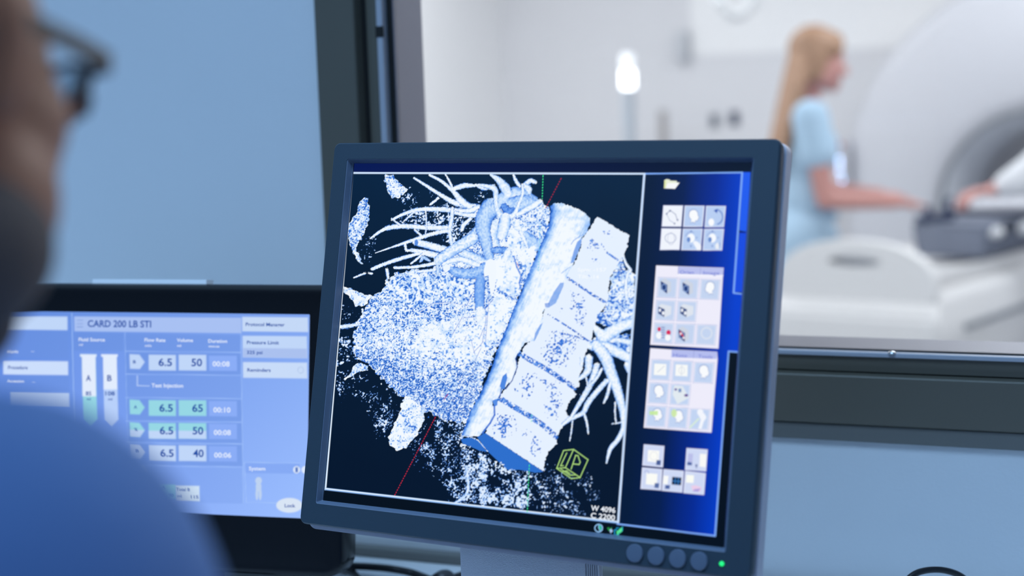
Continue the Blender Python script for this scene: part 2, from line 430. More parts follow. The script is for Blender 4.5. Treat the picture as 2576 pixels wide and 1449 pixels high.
def paint_scan(R):
    def n_(idx, sc, seed): return vnoise(R.x[idx] / sc, R.y[idx] / sc, seed)
    def put(idx, t, a):
        a = np.clip(a, 0, 1)[:, None]; R.c[idx] = R.c[idx] * (1 - a) + ct_ramp(t) * a
    def speck(poly, dens, lo=.3, hi=1.0, sc=2.6, jit=9, seed=1, fade=14, mod=.18, bright=0.0):
        """scattered bright flecks with ragged, thinning border"""
        idx = R.near(poly, 12); ins = R.inside(idx, poly, jit, seed, 9); idx = idx[ins]
        if not len(idx): return
        d = np.clip(R.edge_dist(idx, poly) / fade, 0, 1) if fade else 1.0
        big = n_(idx, 19, seed + 5); mid = n_(idx, 8, seed + 31); sc = sc * 1.12
        n = .70 * n_(idx, sc, seed) + .30 * n_(idx, sc * .6, seed + 2)
        thr = .5 + ((1 - dens * (.50 + .50 * d)) - .5) * .60 + (big - .5) * mod * 1.9 + (mid - .5) * mod * 1.1 + .048
        put(idx, lo + (hi * .97 - lo) * np.clip((n - thr) / .26 + .10 + bright, 0, 1), (n - thr) / .12)
    def tissue(poly, base=.78, amp=1.0, sc=4.0, jit=6, seed=2, bigsc=34, bigamp=.35, hole=.0):
        """bright surface with blue pits and worm-like creases"""
        idx = R.near(poly, 10); ins = R.inside(idx, poly, jit, seed, 7); idx = idx[ins]
        if not len(idx): return
        sc = sc * 1.12
        a1 = n_(idx, sc, seed); a2 = n_(idx, sc * .62, seed + 3); a3 = n_(idx, sc * 2.4, seed + 4)
        crease = np.exp(-((n_(idx, sc * 1.7, seed + 8) - .5) / .055) ** 2)
        big = (n_(idx, bigsc, seed + 6) - .5) * 2
        n = .55 * a1 + .45 * a2
        thr = .36 + (.80 - base) * .55 - big * bigamp * .16
        pit = np.clip((thr + .09 - n) / .19, 0, 1)
        t = .98 - .50 * amp ** .5 * pit - .22 * amp * crease - (.80 - base) * .35 + big * bigamp * .10 + (a3 - .5) * .34 + (a2 - .5) * .10
        t = np.clip(t, .36, 1)
        put(idx, t, np.ones(len(idx)))
    def tube(pts, lo=.45, hi=1.0, p=.8, rough=1.6, tex=.12, seed=11, off=0.0, taper=None):
        """pts: (x, y, r). shaded cylinder along the line; off shifts the lit side"""
        xs = [(q[0], q[1]) for q in pts]; rm = max(q[2] for q in pts)
        # densify with a spline
        P = spline([(q[0], q[1], q[2]) for q in pts], 6)
        idx = R.near([(q[0], q[1]) for q in P], rm + 4)
        if not len(idx): return
        x = R.x[idx]; y = R.y[idx]; best = np.full(len(idx), 9e9); side = np.zeros(len(idx))
        for a_, b_ in zip(P[:-1], P[1:]):
            d, t, sg = R._seg(x, y, (a_[0], a_[1]), (b_[0], b_[1]))
            r = np.maximum(a_[2] + (b_[2] - a_[2]) * t, .5); q_ = d / r
            m_ = q_ < best; best[m_] = q_[m_]; side[m_] = (sg / r)[m_]
        rr = max(np.mean([q[2] for q in pts]), 1.2)
        e = best + (n_(idx, 2.2, seed) - .5) * 2 * rough / rr
        sh = np.clip(side - off, -1.4, 1.4)
        nz = np.sqrt(np.clip(1 - np.minimum(np.abs(sh), 1) ** 2, 0, 1))
        lo_ = lo - .22
        t = lo_ + (hi - lo_) * nz ** (p * .95) + (n_(idx, 3.5, seed + 2) - .5) * tex * 2
        put(idx, t, (1 - e) * rr / 1.3 + .4)
    ctq = [(890, 438), (1617, 440), (1553, 1307), (822, 1228)]
    # faint flecks low on the plate and around the mass
    mass = zt(1, [(1245, 480), (1150, 560), (1000, 640), (900, 740), (830, 850), (620, 860), (500, 885), (440, 940), (405, 1010), (320, 1070), (250, 1180), (195, 1290), (165, 1420)]) + \
        zt(3, [(290, 60), (300, 180), (420, 250), (520, 360), (640, 470), (710, 520), (860, 640), (920, 650), (1050, 700), (1180, 745), (1250, 700), (1449, 200)]) + zt(2, [(200, 1440), (330, 1120), (500, 720), (600, 480), (590, 350), (520, 300), (330, 240), (150, 260), (40, 300)])
    # --- scatter regions
    speck(zt(3, [(700, 950), (880, 690), (1200, 745), (1449, 960), (1449, 1449), (1100, 1400), (960, 1150), (780, 1100)]), .37, hi=.92, sc=2.8, seed=21, mod=.26)
    speck(zt(4, [(0, 640), (90, 740), (60, 800), (20, 900), (0, 1000)]), .55, sc=2.6, seed=22)
    speck(zt(4, [(60, 800), (200, 850), (340, 940), (480, 990), (600, 1010), (560, 1290), (300, 1270), (60, 1240), (0, 1100)]), .54, hi=.94, sc=3.2, seed=23, mod=.36)
    speck(zt(4, [(560, 1010), (690, 910), (760, 990), (1000, 1040), (1110, 1190), (1000, 1240), (980, 1330), (560, 1290)]), .30, sc=2.9, seed=24, mod=.2)
    speck(zt(3, [(150, 380), (430, 270), (640, 470), (720, 560), (620, 780), (560, 880), (470, 880), (440, 700), (420, 560), (140, 600)]), .19, sc=2.7, seed=25, mod=.2)
    speck(zt(3, [(440, 480), (520, 520), (640, 600), (560, 880), (500, 780), (450, 600)]), .40, sc=3.0, seed=26, mod=.25)
    speck(zt(3, [(160, 20), (290, 20), (300, 250), (160, 250)]), .62, sc=3.0, seed=27)
    speck(zt(3, [(145, 285), (300, 280), (290, 320), (145, 350)]), .6, sc=3.4, seed=28)
    speck(zt(1, [(40, 1390), (160, 1400), (160, 1449), (40, 1449)]), .6, sc=3.2, seed=29)
    speck(zt(1, [(60, 1130), (170, 1170), (210, 1240), (60, 1260)]), .28, sc=2.8, seed=30)
    speck(zt(1, [(260, 530), (330, 640), (320, 830), (240, 830), (200, 680)]), .22, sc=2.6, seed=31)
    speck(zt(1, [(300, 570), (380, 560), (380, 650), (300, 640)]), .55, sc=3, seed=32)
    speck(zt(1, [(500, 250), (640, 170), (740, 280), (690, 330), (590, 330), (540, 290)]), .45, sc=2.9, seed=33)
    speck(zt(1, [(560, 350), (740, 310), (960, 300), (1190, 330), (1220, 560), (950, 660), (800, 520), (560, 480)]), .56, sc=2.7, seed=34, mod=.28)
    speck(zt(1, [(740, 200), (830, 210), (840, 260), (740, 230)]), .35, sc=2.8, seed=35)
    speck(zt(1, [(1180, 210), (1260, 190), (1250, 280), (1180, 270)]), .5, sc=2.8, seed=36)
    # --- textured lumps
    tissue(zt(1, [(415, 62), (425, 130), (440, 200), (480, 250), (530, 260), (620, 185), (560, 150), (525, 120), (495, 62)]), .74, .9, 3, 3, 41)
    tissue(zt(1, [(215, 290), (250, 255), (285, 258), (290, 430), (250, 560), (205, 620), (185, 690), (245, 805), (222, 812), (150, 690), (112, 600), (122, 470), (190, 370)]), .70, .95, 3, 3, 42)
    tissue(zt(1, [(78, 985), (170, 1015), (200, 1040), (325, 1070), (250, 1150), (180, 1155), (130, 1070), (80, 1035)]), .80, .6, 3.4, 3, 43)
    tissue(zt(3, [(290, 270), (340, 238), (415, 265), (405, 300), (340, 312), (225, 382), (212, 372), (280, 320)]), .78, .5, 3, 2, 44)
    tube(zt(1, [(50, 1325, 20), (120, 1318, 18), (195, 1305, 15)]), .5, .95, rough=3)
    # --- the large speckled organ
    tissue(mass, .735, 1.15, 2.9, 6, 50, 40, .42)
    tissue(zt(3, [(300, 180), (420, 60), (700, 300), (1000, 380), (1300, 300), (1330, 420), (1200, 740), (1050, 700), (920, 650), (860, 640), (710, 520), (640, 470), (520, 360), (420, 250)]), .60, 1.35, 2.5, 14, 51, 30, .25)
    tissue(zt(1, [(640, 1330), (800, 1280), (1100, 1330), (1200, 1260), (1316, 1120), (1316, 1449), (1100, 1449), (700, 1449)]), .93, .7, 4.5, 22, 52, 26, .3)
    tissue(zt(3, [(780, 40), (1000, 60), (1300, 30), (1440, 20), (1449, 120), (1260, 260), (1150, 200), (960, 170), (820, 200)]), .92, .7, 4.5, 20, 53, 26, .3)
    tissue(zt(1, [(420, 960), (640, 870), (900, 900), (1190, 920), (1160, 1100), (900, 1120), (760, 1200), (640, 1120), (480, 1160)]), .72, .9, 4.2, 14, 54, 22, .35)
    tissue(zt(2, [(150, 1040), (300, 1100), (330, 1120), (200, 1440), (60, 1440), (40, 1300)]), .92, .45, 4.5, 8, 55)
    # --- textured lump, lower left
    tissue(zt(3, [(700, 560), (730, 515), (770, 530), (885, 630), (870, 740), (810, 850), (730, 940), (650, 972), (600, 930), (578, 850), (630, 760), (680, 640)]), .86, .7, 3.6, 3, 56, 18, .3)
    # vein over the organ
    for L_ in ([(1316, 1100), (1200, 1240), (1060, 1250), (980, 1390)], [(1150, 1040), (1100, 1150), (950, 1120), (820, 1130), (700, 1200)]):
        R.line(zt(1, L_), 1.6, (45, 105, 215), .7); R.line([(a_[0] + 1.6, a_[1] + 1.2) for a_ in zt(1, L_)], 2.2, (232, 242, 255), .8)
    for L_ in ([(70, 1449), (90, 1200), (100, 1050), (80, 1000)], [(45, 1449), (75, 1260), (60, 1100)], [(20, 1420), (60, 1330)]):
        R.line(zt(2, L_), 1.5, (50, 110, 215), .7)
    for L_ in ([(1300, 170), (1270, 60)], [(1370, 60), (1340, 100), (1290, 150)], [(1210, 60), (1230, 20)], [(1350, 120), (1300, 220)]):
        R.line(zt(3, L_), 1.4, (50, 110, 215), .7)
    # --- upper left branches
    T = [((665, 92, 9), (780, 165, 13), (890, 235, 17), (1010, 300, 24), (1195, 335, 24)), ((795, 68, 11), (890, 118, 13), (980, 195, 17), (1060, 285, 30), (1110, 320, 24)),
         ((925, 62, 8), (960, 125, 10), (992, 195, 12)), ((1000, 180, 20), (1080, 155, 22), (1165, 155, 12)), ((1175, 148, 10), (1235, 172, 20), (1317, 165, 22)),
         ((480, 438, 10), (590, 385, 14), (720, 352, 17), (900, 352, 22), (1100, 365, 20), (1190, 340, 26)), ((305, 590, 8), (390, 530, 14), (470, 500, 20), (600, 490, 20), (760, 502, 20), (935, 505, 22)),
         ((345, 712, 4), (480, 665, 8), (600, 625, 13), (720, 585, 17), (830, 550, 18), (935, 530, 16)), ((640, 690, 16), (730, 705, 22), (850, 735, 28)),
         ((318, 845, 14), (430, 800, 16), (560, 757, 16), (700, 718, 15)), ((505, 835, 12), (600, 832, 12), (700, 825, 14), (835, 798, 16)), ((690, 868, 10), (850, 850, 14)),
         ((170, 915, 7), (255, 880, 10)), ((640, 800, 9), (740, 722, 12)), ((480, 430, 7), (550, 482, 9)), ((570, 460, 6), (650, 385, 8)), ((670, 520, 9), (720, 565, 10)),
         ((590, 640, 12), (600, 690, 12), (640, 690, 10)), ((440, 850, 14), (450, 920, 12)), ((760, 360, 7), (765, 470, 7), (760, 555, 6)), ((800, 310, 10), (860, 262, 12)), ((295, 880, 9), (312, 884, 9)),
         ((1010, 380, 16), (1070, 395, 16), (1160, 400, 20), (1195, 370, 20)), ((1130, 430, 14), (1075, 480, 18), (1060, 520, 16))]
    for i, t_ in enumerate(T): tube(zt(1, t_), .62, 1.0, rough=1.7, seed=60 + i, tex=.12)
    speck(zt(1, [(930, 290), (1040, 320), (1100, 360), (1000, 400), (920, 340)]), .35, lo=.2, hi=.45, sc=2.3, seed=88)
    tube(zt(1, [(680, 628, 26), (760, 645, 30), (840, 668, 32), (935, 690, 28)]), .55, 1.0, seed=91, off=-.15)
    R.poly(zt(1, [(668, 610), (690, 600), (700, 625), (690, 652), (668, 645)]), (88, 140, 225))
    tube(zt(1, [(720, 780, 12), (740, 750, 18), (790, 775, 10)]), .45, .8, seed=92)
    tube(zt(1, [(1040, 700, 30), (1130, 745, 48), (1240, 800, 52)]), .42, .92, seed=93)
    tube(zt(1, [(955, 830, 10), (1010, 870, 38), (1100, 885, 46), (1190, 870, 46), (1245, 830, 40)]), .34, .72, seed=94, p=.6)
    tube(zt(1, [(905, 802, 12), (960, 780, 20), (1045, 765, 22), (1130, 790, 26), (1190, 810, 20)]), .6, 1.0, seed=95)
    R.poly(zt(1, [(902, 830), (925, 805), (965, 815), (960, 850), (930, 870), (905, 855)]), (238, 246, 255))
    tube(zt(1, [(825, 940, 6), (850, 900, 10), (862, 850, 14), (850, 790, 12)]), .45, .85, seed=96)
    tube(zt(1, [(870, 770, 42), (960, 705, 46), (1060, 645, 48), (1165, 575, 52), (1230, 500, 56)]), .45, .93, seed=97, tex=.16)
    tube(zt(1, [(980, 345, 15), (975, 430, 16), (958, 530, 16), (975, 635, 14)]), .55, .97, seed=98)
    # --- heart vessels
    tissue(zt(2, [(330, 420), (420, 340), (540, 310), (600, 350), (600, 500), (560, 640), (470, 640), (390, 560), (340, 500)]), .70, 1.0, 3.2, 5, 99)
    tube(zt(2, [(400, 570, 40), (470, 640, 60), (520, 640, 30)]), .5, .8, seed=100)
    tube(zt(2, [(160, 470, 40), (110, 560, 60), (130, 640, 60)]), .5, .95, seed=118)
    tube(zt(2, [(110, 340, 80), (60, 420, 72), (50, 520, 62), (75, 620, 52), (100, 740, 42)]), .40, .80, seed=101, tex=.1, p=.7)
    tube(zt(2, [(150, 330, 40), (230, 260, 60), (330, 235, 70), (450, 290, 60)]), .44, .86, seed=102, tex=.08, p=.7)
    tube(zt(2, [(290, 310, 60), (400, 300, 70), (480, 300, 30)]), .46, .80, seed=103, tex=.12)
    tube(zt(2, [(225, 330, 30), (260, 370, 36), (300, 350, 20)]), .30, .55, seed=104, tex=.1)
    tube(zt(2, [(115, 66, 10), (180, 110, 28), (230, 170, 42), (250, 205, 40)]), .52, .95, seed=105)
    tube(zt(2, [(15, 150, 12), (80, 160, 18), (150, 190, 24), (155, 290, 20), (175, 370, 24), (215, 425, 34)]), .5, .97, seed=106)
    tube(zt(2, [(305, 72, 10), (325, 120, 15), (355, 160, 14)]), .6, 1.0, seed=107)
    tube(zt(2, [(480, 125, 16), (440, 115, 20), (395, 150, 18)]), .6, .97, seed=108); tube(zt(2, [(395, 160, 24), (425, 180, 30), (435, 212, 14)]), .6, .97, seed=109)
    tube(zt(2, [(375, 150, 12), (378, 220, 13), (345, 310, 14), (312, 385, 20), (250, 430, 34)]), .52, 1.0, seed=110)
    tube(zt(2, [(235, 425, 44), (222, 500, 52), (205, 560, 44)]), .48, .98, seed=111, tex=.08)
    tube(zt(2, [(520, 290, 24), (460, 330, 26), (400, 362, 24), (345, 392, 18)]), .55, 1.0, seed=112, off=.1)
    tissue(zt(2, [(235, 600), (300, 500), (380, 560), (420, 680), (360, 760), (260, 680)]), .98, .5, 5, 6, 113)
    tube(zt(2, [(335, 450, 20), (330, 490, 30), (350, 510, 16)]), .6, 1.0, seed=114)
    tube(zt(2, [(360, 540, 14), (400, 620, 16), (420, 670, 8)]), .62, 1.0, seed=115)
    tissue(zt(2, [(150, 740), (250, 690), (330, 800), (360, 900), (350, 1020), (300, 1080), (160, 1010), (140, 880)]), .93, .4, 6, 4, 116)
    tissue(zt(2, [(340, 700), (480, 640), (490, 720), (430, 880), (380, 860)]), .90, .6, 4, 5, 125)
    R.line(zt(2, [(305, 740), (330, 830), (365, 900), (350, 960), (365, 1010)]), 4, (70, 130, 225), .8)
    R.line(zt(2, [(165, 1012), (230, 1050), (310, 1100)]), 2.6, (70, 130, 225), .8)
    tube(zt(2, [(135, 690, 26), (190, 688, 30), (245, 690, 26)]), .34, .62, seed=117)
    tube(zt(2, [(262, 690, 22), (250, 720, 30), (230, 760, 26)]), .7, 1.0, seed=126)
    tube(zt(1, [(1212, 940, 42), (1205, 1040, 46), (1208, 1190, 36)]), .36, .66, seed=119, tex=.06, p=.6)
    R.poly(zt(2, [(75, 780), (110, 760), (150, 775), (160, 860), (150, 1000), (120, 1080), (100, 980), (95, 900), (60, 910), (55, 860)]), (240, 247, 255))
    R.poly(zt(2, [(0, 1200), (30, 1175), (65, 1190), (60, 1240), (30, 1290), (0, 1280)]), (238, 246, 255))
    tube(zt(1, [(1185, 1210, 12), (1215, 1195, 40), (1205, 1250, 30)]), .85, 1.0, seed=120)
    # --- vertebral column
    spine = zt(2, [(995, 413), (1130, 490), (1265, 573), (1238, 640), (1258, 655), (1232, 680), (1215, 760), (1180, 790), (1110, 905), (1090, 980), (1090, 1090), (1062, 1160), (1000, 1230), (985, 1290)]) + \
        zt(4, [(1010, 40), (975, 110), (960, 170), (930, 200), (945, 255), (915, 310), (922, 380), (872, 402), (902, 440), (852, 490), (818, 560), (842, 600), (800, 680), (750, 750), (756, 800), (705, 850), (672, 900), (660, 1005), (235, 722), (270, 640), (300, 520), (335, 470), (350, 440), (455, 300), (470, 220), (520, 90), (600, 20)]) + zt(2, [(560, 1180), (590, 1150), (700, 960), (760, 860), (810, 800), (860, 660), (870, 590), (915, 540)])
    idx = R.near(spine, 6); ins = R.inside(idx, spine, 2.2, 131, 4); idx = idx[ins]
    R.c[idx] = np.array(lin((229, 240, 255)))[None, :]
    def pits(pts, dens, seed, sc=3.9):
        idx = R.near(pts, 4); idx = idx[R.inside(idx, pts, 5, seed, 6)]
        d = np.clip(R.edge_dist(idx, pts) / 16, 0, 1)
        n = .65 * n_(idx, sc, seed) + .35 * n_(idx, sc * .6, seed + 1); big = n_(idx, 12, seed + 4)
        thr = .5 + ((1 - dens * (.4 + .6 * d)) - .5) * .62 + (big - .5) * .28
        a = np.clip((n - thr) / .06, 0, 1); put(idx, .30 + .30 * n_(idx, 3.0, seed + 6), a)
    pits(zt(2, [(1040, 530), (1100, 520), (1130, 580), (1080, 600)]), .42, 140); pits(zt(2, [(920, 590), (1060, 650), (1050, 700), (910, 690)]), .40, 141)
    pits(zt(2, [(950, 750), (1040, 750), (1020, 800), (960, 790)]), .38, 142); pits(zt(2, [(890, 860), (960, 900), (980, 960), (900, 900)]), .25, 143)
    pits(zt(2, [(770, 1030), (880, 1060), (920, 1200), (890, 1340), (810, 1270), (770, 1180)]), .42, 144); pits(zt(2, [(670, 1140), (740, 1170), (730, 1220), (680, 1190)]), .3, 145)
    pits(zt(4, [(680, 40), (800, 0), (900, 20), (880, 130), (820, 240), (700, 230), (620, 150)]), .52, 146); pits(zt(2, [(600, 1340), (740, 1360), (860, 1449), (600, 1449)]), .45, 147)
    pits(zt(4, [(540, 270), (620, 300), (600, 400), (550, 470), (420, 450), (440, 390), (500, 340)]), .40, 148); pits(zt(4, [(610, 300), (780, 360), (820, 460), (740, 640), (640, 560), (690, 420)]), .42, 149)
    pits(zt(4, [(320, 560), (440, 600), (430, 740), (350, 760), (290, 700)]), .45, 150); pits(zt(4, [(440, 600), (500, 690), (640, 770), (620, 960), (560, 900), (560, 790), (430, 700)]), .36, 151)
    for q_, w1, sd in ((zt(2, [(750, 920), (850, 985), (960, 1060), (1060, 1120)]), 7, 160), (zt(4, [(480, 140), (560, 190), (680, 255), (800, 335), (885, 392)]), 13, 161), (zt(4, [(340, 470), (440, 530), (560, 600), (660, 670), (750, 748)]), 14, 162),
                       (zt(2, [(590, 1222), (700, 1290), (800, 1355), (920, 1440)]), 4.5, 163), (zt(4, [(810, 0), (900, 20), (985, 52)]), 4, 164), (zt(2, [(1075, 708), (1120, 740), (1165, 770)]), 5, 165), (zt(2, [(940, 610), (1000, 650)]), 5, 166)):
        idx = R.near(q_, w1 + 4); x = R.x[idx]; y = R.y[idx]; d = np.full(len(idx), 9e9)
        for a_, b_ in zip(q_[:-1], q_[1:]): d = np.minimum(d, R._seg(x, y, a_, b_)[0])
        n = .6 * n_(idx, 2.6, sd) + .4 * n_(idx, 5, sd + 1)
        a = np.clip((w1 / 2 - d) / 1.2 + .4, 0, 1) * np.clip((n - .36) / .08, 0, 1)
        put(idx, .26 + .36 * n_(idx, 3.2, sd + 3), a)
    # --- descending aorta
    left = [(1384, 519), (1382, 566), (1358, 620), (1333.6, 678), (1306, 745), (1282, 803), (1259, 860), (1236.6, 926), (1205.6, 995), (1178, 1047), (1160.7, 1099)]
    right = zt(2, [(940, 455), (905, 545), (868, 590), (862, 640), (800, 800), (740, 905), (720, 980), (655, 1130), (600, 1165), (562, 1170), (545, 1210), (545, 1290), (490, 1430)]) + zt(4, [(520, 70), (472, 145), (455, 180), (468, 240), (430, 340), (360, 405), (345, 440), (330, 470), (285, 490), (300, 560), (270, 650), (190, 745)])
    top = zt(2, [(612, 318), (650, 298), (700, 298), (745, 315), (830, 345), (890, 375), (935, 430)])
    ao = left[::-1] + top + right
    idx = R.near(ao, 6); idx = idx[R.inside(idx, ao, 1.5, 170, 4)]
    x = R.x[idx]; y = R.y[idx]
    dl = np.full(len(idx), 9e9)
    for a_, b_ in zip(left[:-1], left[1:]): dl = np.minimum(dl, R._seg(x, y, a_, b_)[0])
    dr = np.full(len(idx), 9e9)
    for a_, b_ in zip(right[:-1], right[1:]): dr = np.minimum(dr, R._seg(x, y, a_, b_)[0])
    u = dl / (dl + dr + 1e-6)
    t = np.interp(dl, [0, 3, 9, 20, 34], [.38, .46, .70, .92, 1.0]) + np.interp(dr, [0, 2, 10], [-.18, -.06, 0])
    t -= np.interp(y, [517, 545, 575], [.14, .05, 0]) * (1 - u)
    str_ = vnoise((x * .905 + y * .425) / 3.0, (y * .905 - x * .425) / 16.0, 171)
    t += (str_ - .5) * .16 + (n_(idx, 9, 172) - .5) * .20 + (n_(idx, 3.2, 173) - .5) * .10
    t = np.where((u > .62) & (y < 600), t - (u - .62) * .5, t)
    put(idx, t, np.ones(len(idx)))
    for L_, w_, al in ((zt(2, [(868, 590), (860, 650), (800, 790), (775, 800), (800, 700), (830, 620)]), 2, .9), ):
        R.poly(L_, (96, 150, 232), alpha=.85)
    R.poly(zt(2, [(720, 960), (715, 990), (650, 1130), (600, 1160), (590, 1130), (640, 1030), (690, 960)]), (104, 156, 234), alpha=.8)
    R.poly(zt(2, [(560, 1130), (600, 1125), (600, 1165), (565, 1160)]), (70, 130, 222), alpha=.7)
    R.poly(zt(2, [(545, 1290), (490, 1420), (470, 1449), (480, 1380), (520, 1310)]), (96, 150, 232), alpha=.8)
    R.line(zt(4, [(472, 145), (455, 180), (468, 240), (430, 340), (385, 400), (350, 400)]), 2.4, (30, 72, 160), .9)
    R.poly(zt(4, [(388, 285), (395, 320), (375, 400), (350, 400), (340, 380), (360, 310)]), (78, 135, 225))
    R.line(zt(4, [(350, 405), (345, 440), (332, 465)]), 2.6, (44, 96, 195), .9)
    R.poly(zt(4, [(285, 485), (325, 472), (322, 520), (300, 530)]), (84, 140, 228))
    R.line(zt(4, [(300, 520), (302, 590), (270, 650), (230, 700), (215, 725)]), 4.4, (58, 112, 212), .9)
    R.line(zt(2, [(780, 640), (800, 610), (850, 575), (880, 560)]), 2, (110, 160, 236), .8)
    R.line(zt(2, [(700, 880), (740, 850), (770, 830)]), 2, (140, 182, 242), .8)
    # flat cut face
    R.poly(zt(4, [(55, 765), (130, 757), (175, 772), (250, 860), (190, 850), (110, 815), (70, 800)]), (44, 110, 204))
    R.poly(zt(4, [(175, 752), (235, 722), (660, 1005), (600, 1012), (540, 1000), (480, 990), (400, 992), (340, 940), (250, 855)]), (44, 110, 204))
    tube(zt(4, [(60, 745, 4), (120, 750, 5), (180, 775, 4), (215, 815, 3), (250, 855, 3)]), .75, .95, rough=2.5, seed=175)
    speck(zt(4, [(240, 880), (290, 890), (330, 950), (420, 1000), (560, 1010), (580, 1040), (420, 1030), (280, 960)]), .75, seed=176, sc=3, bright=.2)
    speck(zt(4, [(60, 815), (130, 830), (150, 880), (70, 880)]), .8, seed=177, sc=3.4, bright=.3)
    tube(zt(4, [(95, 970, 9), (108, 1060, 11), (105, 1150, 12), (70, 1195, 12), (10, 1236, 9)]), .55, .88, seed=178, rough=2.5)
    # --- branches at the right
    tissue(zt(2, [(1110, 900), (1190, 770), (1240, 850), (1310, 890), (1295, 1310), (1180, 1300), (1060, 1300), (980, 1290), (1010, 1220), (1075, 1150), (1090, 1080)]), .74, .9, 4.2, 4, 180, 16, .35)
    speck(zt(2, [(1120, 900), (1190, 770), (1240, 850), (1190, 920)]), .5, lo=.15, hi=.4, seed=188, sc=3)
    tissue(zt(4, [(980, 50), (1080, 0), (1290, 0), (1285, 170), (1150, 130), (1040, 90)]), .58, .9, 4.5, 4, 181, 14, .4)
    tube(zt(2, [(1212, 745, 10), (1240, 810, 12), (1270, 855, 14), (1245, 900, 12), (1232, 1000, 14), (1240, 1090, 14)]), .55, 1.0, seed=182)
    BR = [((1285, 60, 22), (1200, 45, 18), (1130, 55, 22)), ((1295, 185, 34), (1190, 130, 40), (1090, 90, 44), (1010, 90, 30)), ((1050, 90, 40), (1110, 170, 46), (1150, 280, 42), (1200, 420, 36), (1235, 560, 26), (1240, 680, 18), (1200, 770, 18), (1145, 840, 16), (1118, 940, 6)),
          ((1115, 345, 20), (1040, 430, 20), (985, 500, 22), (950, 570, 18), (900, 600, 16), (855, 625, 10)), ((1045, 235, 24), (1020, 320, 24), (985, 400, 22), (930, 490, 18), (865, 600, 12)),
          ((990, 180, 30), (980, 270, 26), (925, 325, 14)), ((1080, 260, 12), (1040, 330, 12), (980, 390, 12)), ((958, 590, 10), (975, 650, 9), (985, 725, 6)), ((870, 640, 7), (860, 720, 6), (850, 780, 4)), ((1145, 360, 12), (1125, 440, 13), (1100, 500, 8)),
          ((1182, 500, 7), (1180, 580, 7), (1188, 650, 6)), ((940, 180, 16), (935, 230, 12)), ((970, 320, 7), (985, 400, 7)), ((1160, 655, 5), (1200, 650, 6), (1235, 640, 6)), ((850, 620, 18), (800, 660, 12)), ((1270, 230, 26), (1290, 280, 20))]
    for i, t_ in enumerate(BR): tube(zt(4, t_), .50, .98, seed=190 + i, tex=.12)
    speck(zt(4, [(900, 420), (940, 400), (950, 370), (930, 430)]), .5, seed=220)
    tube(zt(2, [(1300, 1290, 42), (1200, 1320, 44), (1120, 1360, 50), (1050, 1400, 50), (985, 1340, 26)]), .62, 1.0, seed=222)
    tissue(zt(2, [(1000, 1210), (1080, 1190), (1180, 1290), (1090, 1320), (1000, 1290)]), .50, .9, 4, 3, 223)

R = Raster(MP, .1882, .1508, 790, 630, lin((1, 20, 46)))
# gentle colour gradient, brighter blue to the right of the side panel
gx = np.clip((R.x - (1640 - (R.y - 440) * .073)) / 235.0, 0, 1)
sidepanel = R.x > 1622 - (R.y - 438) * .0735
ga = np.array([lin((0, 22, 56)), lin((0, 26, 80)), lin((0, 40, 148)), lin((0, 62, 205))])
gcol = np.stack([np.interp(gx, [0, .35, .7, 1.0], ga[:, k]) for k in range(3)], 1)
R.c[sidepanel] = gcol[sidepanel]
topc = ~sidepanel; R.c[topc] = np.stack([np.interp(R.y[topc] + vnoise(R.x[topc] / 40, R.y[topc] / 40, 4) * 60, [440, 760, 1200], [lin((0, 31, 62))[k], lin((1, 24, 50))[k], lin((0, 17, 42))[k]]) for k in range(3)], 1)
_save = R.c.copy(); paint_scan(R)
_i = np.arange(len(R.x)); _o = ~R.inside(_i, [(884, 434), (1622, 436), (1602, 700), (1578, 1010), (1555, 1314), (815, 1232)]); R.c[_o] = _save[_o]; del _save
# outside the application window
inner = [(884, 433), (1867, 432), (1799, 1351), (815, 1232)]
allq = np.arange(len(R.x)); outside = ~R.inside(allq, [(886, 435), (1866, 434), (1844, 737), (1871, 739), (1859, 886), (1830, 884), (1798, 1350), (816, 1231)])
right_of = outside & (R.y > 432) & (R.x > 1700)
top_ = outside & (R.y < 436); R.c[outside] = np.array(lin((0, 8, 22)))
R.c[top_] = np.stack([np.interp(R.x[top_], [880, 1400, 1890], [lin((0, 18, 84))[k], lin((0, 14, 60))[k], lin((0, 12, 36))[k]]) for k in range(3)], 1)
R.poly([(1868, 433), (1893, 433), (1890, 520), (1884, 584), (1860, 580)], (30, 90, 238))
R.poly([(1860, 586), (1884, 586), (1873, 735), (1845, 735)], (20, 74, 225))
R.poly([(1855, 584), (1884, 584), (1884, 587), (1855, 586)], (8, 40, 170))
R.poly([(800, 1262), (816, 1232), (884, 433), (878, 420)], (0, 6, 18))
R.line([(879.5, 437), (811, 1228)], 5.0, (0, 62, 132))
# window frames
hl = (205, 226, 252); h2 = (126, 172, 250)
R.line([(885, 435), (1624, 437)], 4.6, hl); R.line([(1624, 437), (1867, 434)], 3.6, h2)
R.line([(1867, 434), (1845.5, 736)], 4.4, h2); R.line([(1845.5, 737), (1873, 740)], 3.6, h2); R.line([(1873, 739), (1861, 886)], 4.2, h2)
R.line([(1861, 886), (1833, 884)], 3.6, h2); R.line([(1833, 884), (1799, 1348)], 4.2, h2); R.line([(1799, 1348), (1553, 1318)], 4.0, h2)
R.line([(886, 435), (818, 1231)], 5.2, (190, 220, 250)); R.line([(887.5, 437), (819.5, 1229)], 1.6, (245, 250, 255))
R.line([(818, 1230), (1553, 1314)], 6.2, (150, 195, 248)); R.line([(818, 1229), (1553, 1312)], 2.2, (240, 248, 255)); R.line([(818, 1232.4), (1553, 1316.5)], .9, (20, 60, 130))
R.line([(1621, 438), (1601, 700), (1577, 1010), (1555, 1314)], 5.4, (202, 224, 254))
